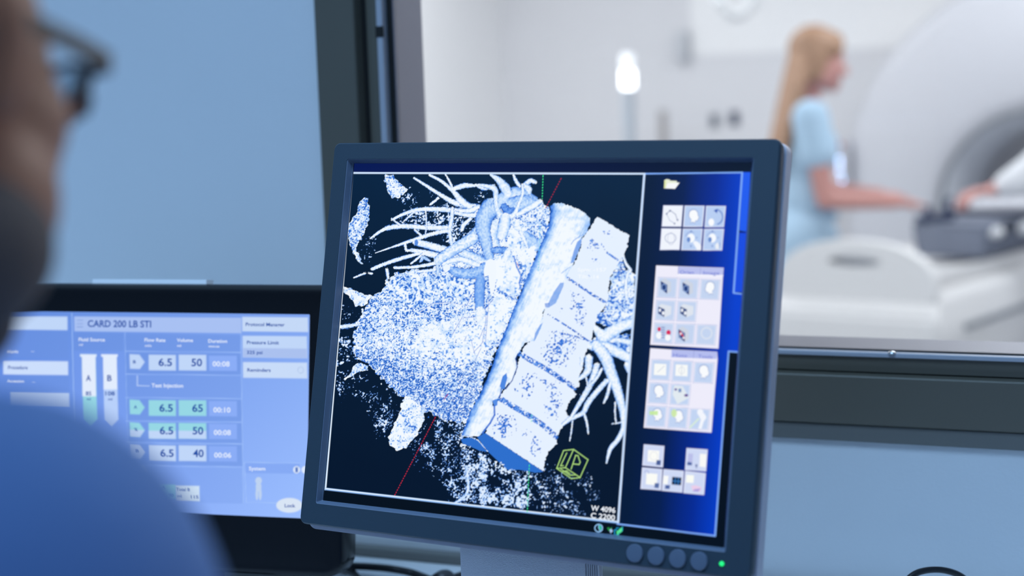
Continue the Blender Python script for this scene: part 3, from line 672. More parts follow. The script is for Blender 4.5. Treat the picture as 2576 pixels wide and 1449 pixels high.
# dashed guides
G = (62, 235, 150); RD = (214, 40, 66)
R.line(zt(2, [(547, 70), (540, 262)]), 2.0, G, dash=7.2); R.line(zt(2, [(522, 470), (520, 600), (515, 730), (508, 860)]), 1.8, (90, 205, 235), .8, dash=7.2)
R.line(zt(4, [(572, 590), (570, 640)]), 1.6, G, .8, dash=7.2); R.line(zt(4, [(555, 955), (540, 1298)]), 2.0, G, dash=7.2)
R.line(zt(2, [(697, 95), (570, 338)]), 2.2, (168, 32, 62), dash=7.2); R.line(zt(3, [(972, 690), (633, 1340)]), 1.7, RD, dash=6.6)
R.line(zt(3, [(1075, 500), (1045, 540)]), 1.8, RD, .7); R.line(zt(2, [(330, 790), (345, 830)]), 1.6, RD, .6)
# orientation cube
CG = (176, 222, 128)
for L_ in ([(805, 850), (878, 842), (983, 917), (925, 1047), (862, 1055), (755, 980), (805, 850)], [(878, 842), (818, 975), (925, 1047)], [(755, 980), (818, 975)],
           [(828, 868), (783, 962), (803, 960)], [(860, 985), (893, 885), (910, 888), (926, 935), (918, 952), (878, 948)], [(785, 985), (850, 1030), (888, 1028)], [(822, 998), (850, 1018)], [(800, 1003), (832, 1000)]):
    R.line(zt(4, L_), 2.3, CG)
# --- side panel
def quad(k, q, c, a=1.0, soft=.9): R.poly(zt(k, q), c, soft, a)
def tile(k, q, c=(186, 207, 243), hi=(236, 240, 252)):
    quad(k, q, hi); R.line(zt(k, q + [q[0]])[:5], 1.1, (150, 158, 214), .75); cx_ = sum(p[0] for p in q) / 4; cy_ = sum(p[1] for p in q) / 4
    quad(k, [(cx_ + (p[0] - cx_) * .93 + (1 if i in (0, 3) else -2), cy_ + (p[1] - cy_) * .93) for i, p in enumerate(q)], c)
def head(k, cx_, cy_, s, c=(248, 250, 253), flip=1):
    pts = [(-.42, -.1), (-.36, -.36), (-.12, -.5), (.16, -.48), (.34, -.3), (.38, -.06), (.48, .12), (.38, .16), (.38, .3), (.14, .34), (.12, .5), (-.1, .42), (-.26, .5), (-.2, .24), (-.36, .1)]
    quad(k, [(cx_ + flip * p[0] * s, cy_ + p[1] * s * 1.15) for p in pts], (126, 148, 202), .9, .8); quad(k, [(cx_ + flip * p[0] * s * .88, cy_ + p[1] * s * 1.02) for p in pts], c)
W_ = (243, 246, 253)
quad(5, [(245, 100), (262, 92), (285, 96), (290, 104), (338, 106), (342, 118), (360, 120), (325, 164), (243, 162)], (232, 238, 215)); quad(5, [(256, 162), (270, 124), (360, 120), (326, 166)], (246, 248, 250)); quad(5, [(245, 104), (258, 100), (254, 158), (244, 158)], (214, 226, 130), .7)
for r_, (ya, yb) in enumerate(((293, 455), (466, 630))):
    for c_ in range(3):
        x0 = 238 + c_ * 162 - r_ * 14; dy = c_ * 2 - 2 + (2 if r_ else 0)
        tile(5, [(x0, ya + dy), (x0 + 150, ya + dy + 1), (x0 + 136, yb + dy), (x0 - 12, yb + dy)], (240, 244, 252) if c_ == 0 else (184, 206, 242))
def ring(k, cx_, cy_, rx, ry, c, w, a0=0, a1=360, al=.8):
    R.line(zt(k, [(cx_ + rx * math.cos(math.radians(a_)), cy_ + ry * math.sin(math.radians(a_))) for a_ in np.linspace(a0, a1, 20)]), w, c, al)
R.line(zt(5, [(262, 355), (290, 330), (330, 360), (345, 405)]), 1.6, (70, 90, 150), .8); R.line(zt(5, [(262, 355), (285, 405), (325, 430)]), 1.2, (120, 140, 190), .8)
for p in ((288, 334), (262, 358), (345, 405), (322, 432)): quad(5, [(p[0] - 8, p[1] - 6), (p[0] + 8, p[1] - 8), (p[0] + 2, p[1] + 9)], (60, 80, 140), .8)
head(5, 468, 375, 96); ring(5, 640, 380, 48, 55, (110, 140, 205), 3.4, -85, 80); quad(5, [(620, 330), (650, 318), (645, 352)], (45, 85, 180)); 
n18 = lambda cx_, cy_, rx, ry: [(cx_ + rx * math.cos(t_ * PI / 9), cy_ + ry * math.sin(t_ * PI / 9)) for t_ in range(18)]
quad(5, n18(602, 420, 22, 28), (250, 251, 254))
ring(5, 292, 540, 42, 36, (165, 175, 205), 1.8); ring(5, 296, 545, 26, 46, (195, 200, 222), 1.4)
for cx_ in (448, 610):
    quad(5, n18(cx_, 540, 28, 34), (247, 250, 254)); quad(5, n18(cx_ - 18, 552, 14, 20), (104, 140, 205)); ring(5, cx_, 545, 44, 52, (120, 140, 200), 1.4, 200, 300, .6)
    quad(5, [(cx_ - 6, 484), (cx_ + 8, 484), (cx_, 498)], (90, 120, 190)); quad(5, [(cx_ - 8, 596), (cx_ + 6, 596), (cx_, 610)], (90, 120, 190)); quad(5, [(cx_ + 36, 530), (cx_ + 52, 535), (cx_ + 38, 546)], (110, 140, 205), .7)
quad(5, [(462, 575), (478, 560), (505, 572), (525, 600), (524, 632), (495, 632)], W_)
quad(5, [(632, 590), (650, 572), (662, 600), (658, 625), (634, 620)], (236, 240, 246)); quad(5, [(664, 575), (672, 575), (668, 612), (660, 610)], (130, 150, 205), .7)
# cards with tabs
quad(5, [(183, 748), (695, 766), (690, 825), (656, 1380), (138, 1350)], (238, 236, 250)); quad(5, [(352, 756), (692, 768), (690, 822), (350, 812)], (186, 192, 238)); quad(5, [(352, 756), (356, 756), (352, 812), (347, 812)], (150, 158, 215)); quad(5, [(519, 762), (522, 762), (518, 818), (515, 818)], (150, 158, 215)); quad(5, [(345, 815), (692, 822), (692, 828), (345, 822)], (250, 250, 255))
for r_ in range(3):
    for c_ in range(3):
        if r_ == 1 and c_ == 2: continue
        x0 = 200 - r_ * 14 + c_ * 162; y0 = 838 + r_ * 172 + c_ * 7
        tile(5, [(x0, y0), (x0 + 148, y0 + 5), (x0 + 134, y0 + 158), (x0 - 12, y0 + 152)], (196, 212, 240), (238, 240, 252))
def slab(k, x0, y0, acc=None):
    quad(k, [(x0, y0), (x0 + 30, y0 - 22), (x0 + 78, y0 + 10), (x0 + 78, y0 + 80), (x0 + 48, y0 + 96), (x0 + 2, y0 + 62)], (205, 212, 226)); quad(k, [(x0, y0), (x0 + 50, y0 + 30), (x0 + 48, y0 + 96), (x0 + 2, y0 + 62)], (30, 58, 120)); ring(k, x0 + 25, y0 + 48, 17, 24, (150, 180, 232), 1.6)
    if acc: quad(k, [(x0 + 12, y0 + 12), (x0 + 30, y0 + 30), (x0 + 44, y0 + 60), (x0 + 26, y0 + 52), (x0 + 8, y0 + 34)], acc); quad(k, n18(x0 + 18, y0 + 34, 8, 9), (250, 235, 240)); quad(k, n18(x0 + 40, y0 + 66, 8, 9), (250, 235, 240))
slab(5, 218, 866); slab(5, 384, 876)
head(5, 592, 920, 92, flip=-1)
for x0 in (200, 368):
    quad(5, [(x0 + 2, 1058), (x0 + 22, 1040), (x0 + 98, 1058), (x0 + 96, 1120), (x0 + 46, 1142), (x0 - 2, 1112)], (222, 228, 238)); quad(5, [(x0, 1060), (x0 + 48, 1082), (x0 + 44, 1140), (x0 - 2, 1112)], (36, 64, 126)); quad(5, n18(x0 + 12, 1088, 9, 13), W_); quad(5, n18(x0 + 36, 1110, 10, 14), W_)
quad(5, n18(206, 1232, 13, 16), (214, 30, 84)); quad(5, n18(277, 1258, 17, 20), (214, 40, 90)); quad(5, n18(206, 1280, 24, 26), (246, 248, 252)); quad(5, n18(272, 1296, 22, 24), (246, 248, 252))
for i in range(5): quad(5, [(222, 1212 + i * 19), (250, 1214 + i * 19), (248, 1226 + i * 19), (220, 1224 + i * 19)], (150, 164, 205))
slab(5, 352, 1232, (205, 34, 70)); ring(5, 566, 1262, 40, 42, (222, 228, 240), 4, 0, 360, .6)
quad(6, [(212, 44), (362, 54), (680, 70), (683, 125), (640, 637), (166, 602)], (238, 236, 250)); quad(6, [(362, 54), (680, 70), (676, 120), (358, 108)], (180, 188, 238)); quad(6, [(516, 62), (520, 62), (515, 115), (512, 115)], (150, 158, 215))
for r_ in range(3):
    for c_ in range(3):
        if r_ == 1 and c_ == 2: continue
        x0 = 222 - r_ * 15 + c_ * 151; y0 = 122 + r_ * 163 + c_ * 10
        tile(6, [(x0, y0), (x0 + 138, y0 + 5), (x0 + 124, y0 + 150), (x0 - 12, y0 + 144)], (194, 212, 242), (238, 240, 252))
for x0, y0 in ((240, 152), (390, 158)): quad(6, [(x0, y0), (x0 + 84, y0 + 4), (x0 + 82, y0 + 84), (x0 - 4, y0 + 80)], (247, 249, 247))
R.line(zt(6, [(262, 212), (310, 170)]), 1.4, (190, 200, 222)); R.line(zt(6, [(432, 165), (430, 235)]), 1.4, (200, 208, 224)); ring(6, 432, 200, 20, 24, (210, 216, 230), 1.4)
head(6, 588, 210, 90); head(6, 272, 350, 88); head(6, 262, 512, 84); head(6, 410, 524, 84)
quad(6, [(205, 486), (266, 484), (264, 514), (206, 512)], (196, 234, 150), .9); quad(6, n18(378, 500, 20, 28), (206, 234, 160), .9)
quad(6, [(380, 306), (440, 312), (482, 392), (402, 436), (368, 370)], (226, 234, 240)); quad(6, n18(390, 334, 9, 8), (80, 50, 150)); quad(6, n18(463, 375, 14, 9), (88, 50, 140)); quad(6, [(408, 330), (428, 326), (430, 352), (410, 354)], (112, 140, 190))
quad(6, n18(562, 494, 22, 24), W_); quad(6, [(548, 510), (590, 500), (606, 530), (586, 560), (570, 612), (548, 608), (566, 545)], W_); R.line(zt(6, [(490, 600), (550, 540)]), 4, (216, 236, 214))
for q in ([(166, 718), (310, 730), (300, 880), (156, 866)], [(466, 744), (614, 756), (603, 908), (455, 898)], [(154, 880), (296, 892), (286, 1042), (144, 1030)], [(304, 892), (447, 905), (436, 1058), (292, 1044)], [(456, 905), (600, 920), (588, 1074), (444, 1060)]): tile(6, q, (206, 216, 244), (236, 240, 253))
quad(6, [(196, 758), (276, 764), (270, 846), (192, 838)], (250, 251, 246)); ring(6, 236, 800, 26, 30, (226, 228, 236), 1.6)
quad(6, [(256, 828), (286, 832), (282, 866), (252, 862)], (70, 92, 148)); quad(6, [(185, 920), (262, 926), (256, 1006), (180, 998)], (250, 251, 246)); quad(6, [(243, 990), (274, 992), (270, 1026), (240, 1022)], (86, 108, 162)); ring(6, 186, 918, 14, 16, (170, 178, 220), 1.6, 180, 380)
quad(6, [(478, 782), (512, 786), (504, 866), (472, 862)], (186, 190, 232)); quad(6, [(472, 842), (504, 846), (502, 866), (470, 864)], (76, 100, 160)); quad(6, [(560, 784), (606, 788), (600, 880), (556, 874)], (248, 248, 246)); quad(6, [(526, 860), (542, 860), (536, 890)], (70, 90, 150))
quad(6, [(306, 938), (340, 940), (332, 1000), (300, 996)], (248, 250, 248)); quad(6, [(318, 1004), (350, 1006), (346, 1032), (314, 1030)], (76, 100, 160)); quad(6, [(366, 946), (430, 952), (426, 1006), (362, 1000)], (6, 18, 50))
for a_, b_ in (([388, 950], [384, 1002]), ([410, 952], [406, 1004]), ([366, 975], [428, 980])): R.line(zt(6, [a_, b_]), 2, (60, 130, 205))
quad(6, [(466, 932), (518, 936), (514, 990), (462, 986)], (250, 252, 244)); quad(6, [(498, 1010), (530, 1006), (572, 1020), (560, 1052), (510, 1046)], (235, 205, 232)); quad(6, [(520, 1034), (566, 1028), (548, 1050), (508, 1048)], (170, 158, 222))
# taskbar symbols
n24 = lambda cx_, cy_, r: [(cx_ + r * math.cos(t_ * PI / 12), cy_ + r * math.sin(t_ * PI / 12)) for t_ in range(25)]
R.line(n24(1506, 1328.5, 9.6), 2.2, (150, 200, 250)); R.poly([(1506, 1321), (1511, 1322), (1514, 1328), (1512, 1334), (1508, 1334), (1506, 1328)], (40, 190, 150)); R.line([(1506, 1319), (1506, 1328), (1510, 1337)], 1.8, (150, 200, 250))
R.poly([(1527, 1328), (1532, 1326), (1533, 1330), (1540, 1326), (1536, 1334), (1532, 1336)], (40, 150, 70)); R.poly([(1533, 1333), (1538, 1330), (1542, 1336), (1536, 1342)], (170, 195, 235))
R.line([(1546, 1333), (1546, 1345), (1556, 1346)], 1.8, (40, 170, 230)); R.line([(1546, 1333), (1551, 1333), (1551, 1328), (1557, 1328)], 1.4, (40, 170, 230))
for dx in (0, 5, 9): R.poly([(1551 + dx, 1336 - dx * .8), (1556 + dx, 1334 - dx * .8), (1556 + dx, 1345 - dx * .8), (1552 + dx, 1345 - dx * .8)], (90, 235, 150)); R.line([(1557 + dx, 1333 - dx), (1557 + dx, 1344 - dx)], 1.2, (40, 190, 240))

mroot_m = Matrix.Translation((MP.mw.translation.x + .02, MP.mw.translation.y + .10, DZ)) @ Matrix.Rotation(math.atan2(MP.r[1], MP.r[0]), 4, 'Z')
mon = thing('medical_monitor', 'large graphite framed monitor showing a blue white scan of heart vessels and spine', 'monitor', mroot_m)
ML = mroot_m.inverted() @ MP.mw
def y_(lp, y): return [(p[0], y, p[1]) for p in lp]
OX0, OX1, OZ0, OZ1 = -.2085, .2138, -.1732, .1690
b = loft(B(), [y_(rrect(OX0 + .004, OX1 - .004, OZ0 + .004, OZ1 - .004, .004), .014), y_(rrect(OX0 + .0008, OX1 - .0008, OZ0 + .0008, OZ1 - .0008, .006), .0105), y_(rrect(OX0, OX1, OZ0, OZ1, .0065), .0045), y_(rrect(OX0 + .0004, OX1 - .0004, OZ0 + .0004, OZ1 - .0004, .0063), .0016), y_(rrect(OX0 + .0016, OX1 - .0016, OZ0 + .0016, OZ1 - .0016, .0055), 0),
                y_(rrect(-.1925, .1925, -.1540, .1538, .002), 0), y_(rrect(-.1924, .1924, -.1539, .1537, .002), .0004), y_(rrect(-.1924, .1924, -.1539, .1537, .002), .014)], closed=True)
bz = obj('bezel', b, M['bezel'], mon, True, ML)
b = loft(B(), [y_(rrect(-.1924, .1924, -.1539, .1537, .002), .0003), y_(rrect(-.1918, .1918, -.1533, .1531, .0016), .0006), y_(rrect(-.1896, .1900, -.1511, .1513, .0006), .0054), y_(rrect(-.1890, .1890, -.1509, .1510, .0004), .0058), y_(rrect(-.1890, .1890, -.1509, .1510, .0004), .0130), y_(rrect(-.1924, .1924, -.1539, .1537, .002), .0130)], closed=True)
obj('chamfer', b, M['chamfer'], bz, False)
scr = R.build('screen', mon, M['screen']); scr.matrix_local = ML; del R
lettering(MP, [('W 4096', (1487.0, 1284.0), (1548.5, 1290.5), 13.2), ('C 2200', (1486.5, 1302.5), (1547.5, 1309.0), 13.2)], emis('text_white', (240, 246, 255)), scr, lift=.0006, bold=.018)
lettering(MP, [('Orien', zt(5, [(364, 810)])[0], zt(5, [(470, 814)])[0], 8.5), ('Image', zt(5, [(541, 816)])[0], zt(5, [(664, 820)])[0], 8.5), ('Histo', zt(6, [(372, 104)])[0], zt(6, [(470, 109)])[0], 8.6), ('Tools', zt(6, [(547, 112)])[0], zt(6, [(648, 118)])[0], 8.6)], emis('text_violet', (120, 132, 214)), scr)
lettering(MP, [('Spin: -157', zt(2, [(835, 866)])[0], zt(2, [(1072, 866)])[0], 9), ('Tilt: -14', zt(2, [(835, 922)])[0], zt(2, [(1010, 926)])[0], 9)], emis('text_pale', (246, 250, 255)), scr)
b = loft(B(), [y_(rrect(-.2065, .2117, -.1722, .1672, .006), .0142), y_(rrect(-.2085, .2137, -.1774, .1690, .009), .0150), y_(rrect(-.2085, .2137, -.1774, .1690, .009), .0275), y_(rrect(-.2070, .2122, -.1733, .1676, .008), .0290)], cap0=True, cap1=True)
obj('silver_shell', b, M['side'], mon, True, ML)
b = loft(B(), [y_(rrect(-.190, .195, -.155, .150, .012), .0288), y_(rrect(-.188, .193, -.153, .148, .012), .040), y_(rrect(-.150, .155, -.12, .115, .015), .056)], cap0=True, cap1=True)
obj('rear_housing', b, M['blackm'], mon, True, ML)
for bx_ in (.1171, .1354, .1537, .1716):
    b = B(); disc_button(b, (bx_, -.1629), .0072, .0002, -.0022); obj('button', b, M['button'], mon, True, ML)
b = B(); disc_button(b, (.1900, -.1628), .0019, .0002, -.0010, 20); tag(obj('power_light', b, M['led'], mon, True, ML), 'glowing green power light')
nk = mroot_m.inverted() @ Matrix.Translation(MP.mw @ Vector((-.0085, .062, -.175))) @ Matrix.Rotation(math.atan2(MP.r[1], MP.r[0]), 4, 'Z')
nz = (MP.mw @ Vector((-.0085, .062, -.175))).z
b = B(); box(b, -.068, .056, -.006, .024, DZ - nz + .008, .105, .003)
neck = obj('stand_neck', b, M['stand'], mon, True, nk)
b = B()
for k in range(6): box(b, .0562 + k * .0020, .0562 + k * .0020 + .0013, -.0055, .001, DZ - nz + .010, .103, .0004, 1)
box(b, .056, .0675, -.0035, .002, DZ - nz + .010, .103)
obj('cable_ribs', b, M['stand'], neck)
b = B(); box(b, -.13, .12, -.11, .10, DZ - nz, DZ - nz + .010, .004)
obj('stand_base', b, M['stand'], mon, True, nk)

# ------------------------------------------------------------------ touch display
def tilted(yaw, tilt, roll=0.0):
    a = math.radians(yaw); t = math.radians(tilt); nh = np.array([math.sin(a), -math.cos(a), 0]); r = np.array([math.cos(a), math.sin(a), math.sin(math.radians(roll))])
    return r, np.array([0, 0, 1.]) * math.cos(t) - nh * math.sin(t)
lr, lu = tilted(9.0, 8.5, -.5)
lu_ = lu - (lu @ lr) * lr / (lr @ lr)
tr = np.array(pt(779, 791, 1.62)); LHW, LHH = .183, .1012
lc = tr - lr / np.linalg.norm(lr) * LHW - lu_ / np.linalg.norm(lu_) * LHH
LP = Plane(lr, lu, lc, 0.0008)
R = Raster(LP, LHW, LHH, 460, 260, lin((122, 160, 240)))
gx = np.clip((R.x - 0) / 780, 0, 1); gy = np.clip((R.y - 790) / 510, 0, 1)
cA, cB, cC, cD = (np.array(lin(c)) for c in ((96, 138, 222), (128, 165, 240), (112, 150, 240), (156, 190, 255)))
R.c[:] = (cA * (1 - gx[:, None]) + cB * gx[:, None]) * (1 - gy[:, None]) + (cC * (1 - gx[:, None]) + cD * gx[:, None]) * gy[:, None]
LT = (192, 214, 248); LG = (150, 215, 228); DK = (108, 146, 224); LN = (164, 196, 250)
def q7(x0, y0, x1, y1, c, a=1.0, s=1.4, k=7): R.poly(zt(k, [(x0, y0), (x1, y0 + (x1 - x0) * .008), (x1 + (y1 - y0) * .015, y1 + (x1 - x0) * .012), (x0 + (y1 - y0) * .015, y1)]), c, s, a)
def q8(x0, y0, x1, y1, c, a=1.0, s=1.4): q7(x0, y0, x1, y1, c, a, s, 8)
q7(0, 184, 328, 249, LT); q7(0, 258, 330, 385, DK, .5); q7(15, 402, 331, 468, (204, 222, 252)); q7(0, 474, 335, 545, DK, .5); q7(50, 558, 336, 626, LT)
R.line(zt(7, [(350, 172), (362, 715), (368, 1100)]), 1.8, LN)
q7(361, 186, 1175, 258, (168, 192, 242)); q7(361, 268, 600, 352, DK, .55); q7(362, 355, 606, 720, (118, 155, 238), .5)
for yy in (205, 221, 237): R.line(zt(7, [(375, yy), (403, yy)]), 1.6, (120, 150, 215))
q8(598, 188, 918, 258, (196, 216, 246)); q8(600, 280, 913, 385, LT); q8(603, 340, 912, 385, (170, 192, 238)); q8(602, 408, 914, 484, (200, 219, 248)); R.line(zt(8, [(883 + 14 * math.cos(t_), 447 + 15 * math.sin(t_)) for t_ in np.linspace(0, 2 * PI, 18)]), 1.4, (176, 196, 232))
q8(32, 272, 588, 352, DK, .5); q8(32, 362, 590, 462, DK, .6); q8(32, 472, 592, 576, DK, .35); q8(36, 586, 594, 690, DK, .6); q8(38, 700, 596, 796, DK, .6); q8(40, 806, 598, 908, DK, .6); q8(42, 918, 600, 1090, DK, .25)
for yy in (355, 466, 580, 695, 800, 912): R.line(zt(8, [(30, yy), (592, yy + 6)]), 1.2, LN, .8)
R.line(zt(8, [(592, 270), (604, 1095)]), 1.4, LN, .8); R.line(zt(7, [(608, 262), (625, 900)]), 1.4, LN, .6)
def row(y, c1, c2=None):
    for x0, x1 in ((143, 275), (289, 423)):
        q8(x0, y, x1, y + 76, c1)
        if c2: q8(x0, y + 38, x1, y + 76, c2)
    q8(436, y + 4, 572, y + 78, (138, 172, 246))
    R.poly(zt(8, [(50, y - 3), (98, y), (124, y + 36), (100, y + 70), (52, y + 68)]), c1, 1.4)
    if c2: R.poly(zt(8, [(51, y + 34), (122, y + 36), (100, y + 70), (52, y + 68)]), c2, 1.4)
row(372, LT); row(593, LG); row(704, LG, LT); row(813, LT)
R.poly(zt(8, [(70, 910), (112, 912), (135, 940), (112, 965), (74, 962)]), (176, 202, 248), 1.4)
R.line(zt(8, [(88, 475), (88, 522), (146, 524)]), 2.2, (190, 212, 250))
for x0, sp, lo, lc_ in ((397, 575, LG, 1), (500, 541, (184, 208, 250), 1)):
    R.poly(zt(7, [(x0 - 7, 370), (x0 + 73, 371), (x0 + 73, 380), (x0 + 68, 384), (x0 + 76, 688), (x0 + 42, 724), (x0 + 8, 690), (x0 + 2, 384), (x0 - 7, 380)]), lo, 1.2)
    R.poly(zt(7, [(x0 - 7, 370), (x0 + 73, 371), (x0 + 73, 380), (x0 + 68, 384), (x0 + 71, sp), (x0 + 5, sp), (x0 + 2, 384), (x0 - 7, 380)]), (226, 236, 253), 1.2)
q8(190, 1006, 270, 1076, LG); q8(272, 1010, 390, 1084, (206, 226, 246))
q8(612, 900, 878, 948, (130, 166, 242), .8); R.line(zt(8, [(610, 896), (880, 900)]), 1.3, LN); R.line(zt(8, [(610, 896), (618, 1090), (780, 1094)]), 1.3, LN)
for cx_, cy_, rx, ry in ((678, 985, 16, 18), (678, 1015, 14, 24), (670, 1050, 7, 30), (686, 1050, 7, 30)): R.poly(zt(8, [(cx_ + rx * math.cos(t_ * PI / 10), cy_ + ry * math.sin(t_ * PI / 10)) for t_ in range(20)]), (190, 210, 240), 1.2)
for cx_ in (863, 904): R.poly(zt(8, [(cx_ + 17 * math.cos(t_ * PI / 10), 932 + 18 * math.sin(t_ * PI / 10)) for t_ in range(20)]), (222, 234, 252), 1.0)
q8(857, 920, 869, 944, (70, 110, 190))
R.poly(zt(8, [(828 + 64 * math.cos(t_ * PI / 18), 1105 + 36 * math.sin(t_ * PI / 18)) for t_ in range(36)]), (216, 228, 244), 1.2)
lroot_m = Matrix.Translation((LP.mw.translation.x, LP.mw.translation.y + .07, DZ)) @ Matrix.Rotation(math.atan2(LP.r[1], LP.r[0]), 4, 'Z')
tm = thing('touch_display', 'black touch display showing injection protocol figures on a light blue page', 'monitor', lroot_m)
LL = lroot_m.inverted() @ LP.mw
def hs_(d, r_): return rrect(-LHW - .033 + d, LHW + .0385 - d, -LHH - .058 + d, LHH + .0295 - d, r_)
b = loft(B(), [y_(hs_(.004, .018), .046), y_(hs_(0, .020), .036), y_(hs_(0, .020), .004), y_(hs_(.002, .018), .0008), y_(hs_(.008, .012), -.0004),
                y_(hs_(.010, .011), .0002), y_(rrect(-LHW, LHW, -LHH, LHH, .001), .0002), y_(rrect(-LHW, LHW, -LHH, LHH, .001), .0030)], cap0=True)
obj('housing', b, M['black'], tm, True, LL)
s2 = R.build('screen', tm, M['screen']); s2.matrix_local = LL; del R
def T8(t, x0, y0, x1, ch): return (t, zt(8, [(x0, y0)])[0], zt(8, [(x1, y0 + (x1 - x0) * .012)])[0], ch)
def T7(t, x0, y0, x1, ch): return (t, zt(7, [(x0, y0)])[0], zt(7, [(x1, y0 + (x1 - x0) * .010)])[0], ch)
dark = [T7('CARD 200 LB STI', 428, 236, 737, 16.5), T8('Protocol Manager', 616, 232, 806, 8.5), T8('Pressure Limit', 622, 320, 778, 8.5), T8('325 psi', 622, 368, 698, 8), T8('Reminders', 624, 454, 738, 8.5),
        T7('A', 420, 500, 444, 15), T7('B', 523, 500, 545, 15), T7('85', 418, 570, 446, 10), T7('ml', 424, 594, 442, 6), T7('108', 514, 570, 560, 10), T7('ml', 528, 594, 548, 6), T7('Procedure', 40, 442, 136, 8.5),
        T8('Total B', 276, 1036, 344, 8), T8('ml', 280, 1068, 302, 7), T8('115', 348, 1072, 386, 8), T8('Lock', 806, 1114, 858, 8.5), T8('B', 68, 414, 82, 8), T8('A', 72, 634, 88, 8), T8('%', 74, 744, 90, 8), T8('B', 78, 850, 94, 8), T8('A', 204, 1028, 222, 8), T8('90', 238, 1066, 262, 8)]
for y, a_, b_ in ((426, '6.5', '50'), (648, '6.5', '65'), (758, '6.5', '50'), (868, '6.5', '40')):
    o_ = {426: 0, 648: 4, 758: 6, 868: 8}[y]
    dark += [T8(a_, 192 + o_, y, 258 + o_, 18.5), T8(b_, 352 + o_, y + 1, 404 + o_, 18.5)]
lettering(LP, dark, emis('text_navy', (34, 80, 166)), s2, lift=.0005, bold=.020)
lite = [T7('Fluid Source', 384, 306, 512, 8.5), T7('ml', 386, 328, 404, 5), T8('Flow Rate', 124, 308, 226, 8.5), T8('ml/s', 126, 333, 158, 5.5), T8('Volume', 281, 309, 360, 8.5), T8('ml', 283, 333, 302, 5.5), T8('Duration', 434, 313, 526, 8.5), T8('mm:ss', 436, 336, 488, 5.5), T8('Test Injection', 158, 530, 312, 9.5), T8('System', 632, 934, 712, 9),
        T7('Weight', 32, 363, 90, 7), T7('--', 152, 360, 168, 5), T7('Accession', 36, 508, 118, 7.5), T7('--', 158, 510, 172, 5), T8('00:08', 455, 428, 538, 12.5), T8('00:10', 459, 652, 542, 12.5), T8('00:08', 461, 762, 544, 12.5), T8('00:06', 463, 872, 546, 12.5)]
lettering(LP, lite, emis('text_white_soft', (226, 236, 255)), s2, lift=.0005, bold=.020)
lnk = lroot_m.inverted() @ Matrix.Translation((LP.mw.translation.x, LP.mw.translation.y, 0)) @ Matrix.Rotation(math.atan2(LP.r[1], LP.r[0]), 4, 'Z')
b = B(); box(b, -.05, .05, .045, .075, DZ + .008, DZ + .16, .004); obj('stand_neck', b, M['blackm'], tm, True, lnk)
b = B(); box(b, -.12, .12, -.03, .14, DZ, DZ + .012, .005); obj('stand_base', b, M['blackm'], tm, True, lnk)
# paper strip lying along the top edge of the display
px0 = LP.to_local(228, 716); px1 = LP.to_local(524, 716)
b = B(); zt_ = LHH + .0295
vs = [(px0[0], .0045), (px1[0] - .004, .0045), (px1[0], .013), (px0[0] + .004, .013)]
lo = [b.verts.new((x, y, zt_)) for x, y in vs]; hi_ = [b.verts.new((x, y, zt_ + .0045)) for x, y in vs]
for k in range(4): b.faces.new((lo[k], lo[(k + 1) % 4], hi_[(k + 1) % 4], hi_[k]))
b.faces.new(lo[::-1]); b.faces.new(hi_)
tag(obj('paper_strip', b, M['paper'], None, False, LP.mw), 'white paper label strip lying on top of the black touch display', 'label strip')

# cables on the desk
def ondesk(x, y, z):
    d = ray(x, y); k = (z - CAM[2]) / d[2]; return Vector(CAM + d * k)
b = tubeline(B(), spline([ondesk(820, 1408, DZ + .010), ondesk(868, 1422, DZ + .010), ondesk(930, 1426, DZ + .012), ondesk(990, 1432, DZ + .012), ondesk(1050, 1446, DZ + .006), ondesk(1110, 1480, DZ + .006), ondesk(1120, 1560, DZ + .006)], 8), .0042, 12)
tag(obj('power_cable', b, M['cable'], None, True), 'black cable running over the desk from behind the touch display', 'cable')
b = tubeline(B(), spline([ondesk(850, 1424, DZ + .004), ondesk(885, 1436, DZ + .004), ondesk(905, 1460, DZ + .004), ondesk(930, 1510, DZ + .004)], 8), .0030, 12)
tag(obj('signal_cable', b, M['cable'], None, True), 'thinner black cable turning down beside the corner of the touch display', 'cable')
cp = ondesk(1114, 1457, DZ + .016)
cr = thing('desk_plug', 'round black plug lying on the desk left of the monitor stand', 'plug', Matrix.Translation((cp.x, cp.y, DZ)))
b = B()
prof = [(0.0, .0), (.010, .0), (.0125, .003), (.0125, .016), (.011, .022), (.008, .0245), (.006, .026), (.0, .026)]
n = 28; loops = [[(r_ * math.cos(2 * PI * k / n), z_ * 1.0 - .012, r_ * math.sin(2 * PI * k / n) + .0128) for k in range(n)] for r_, z_ in prof[1:-1]]
loft(b, loops, True, True); obj('plug_body', b, M['cable'], cr, True)
b = tubeline(B(), [(0, .013, .0128), (0.004, .045, .009), (.02, .08, .005), (.06, .12, .004)], .0035); obj('plug_lead', b, M['cable'], cr, True)
b = tubeline(B(), spline([pt(2255, 1500, 1.53), pt(2282, 1460, 1.535), pt(2310, 1440, 1.54), pt(2350, 1433, 1.545), pt(2390, 1438, 1.55), pt(2425, 1455, 1.555), pt(2470, 1500, 1.56)], 8), .0031, 12)
tag(obj('looped_cable', b, M['cable'], None, True), 'black cable arching up from the desk against the wall at the right', 'cable')

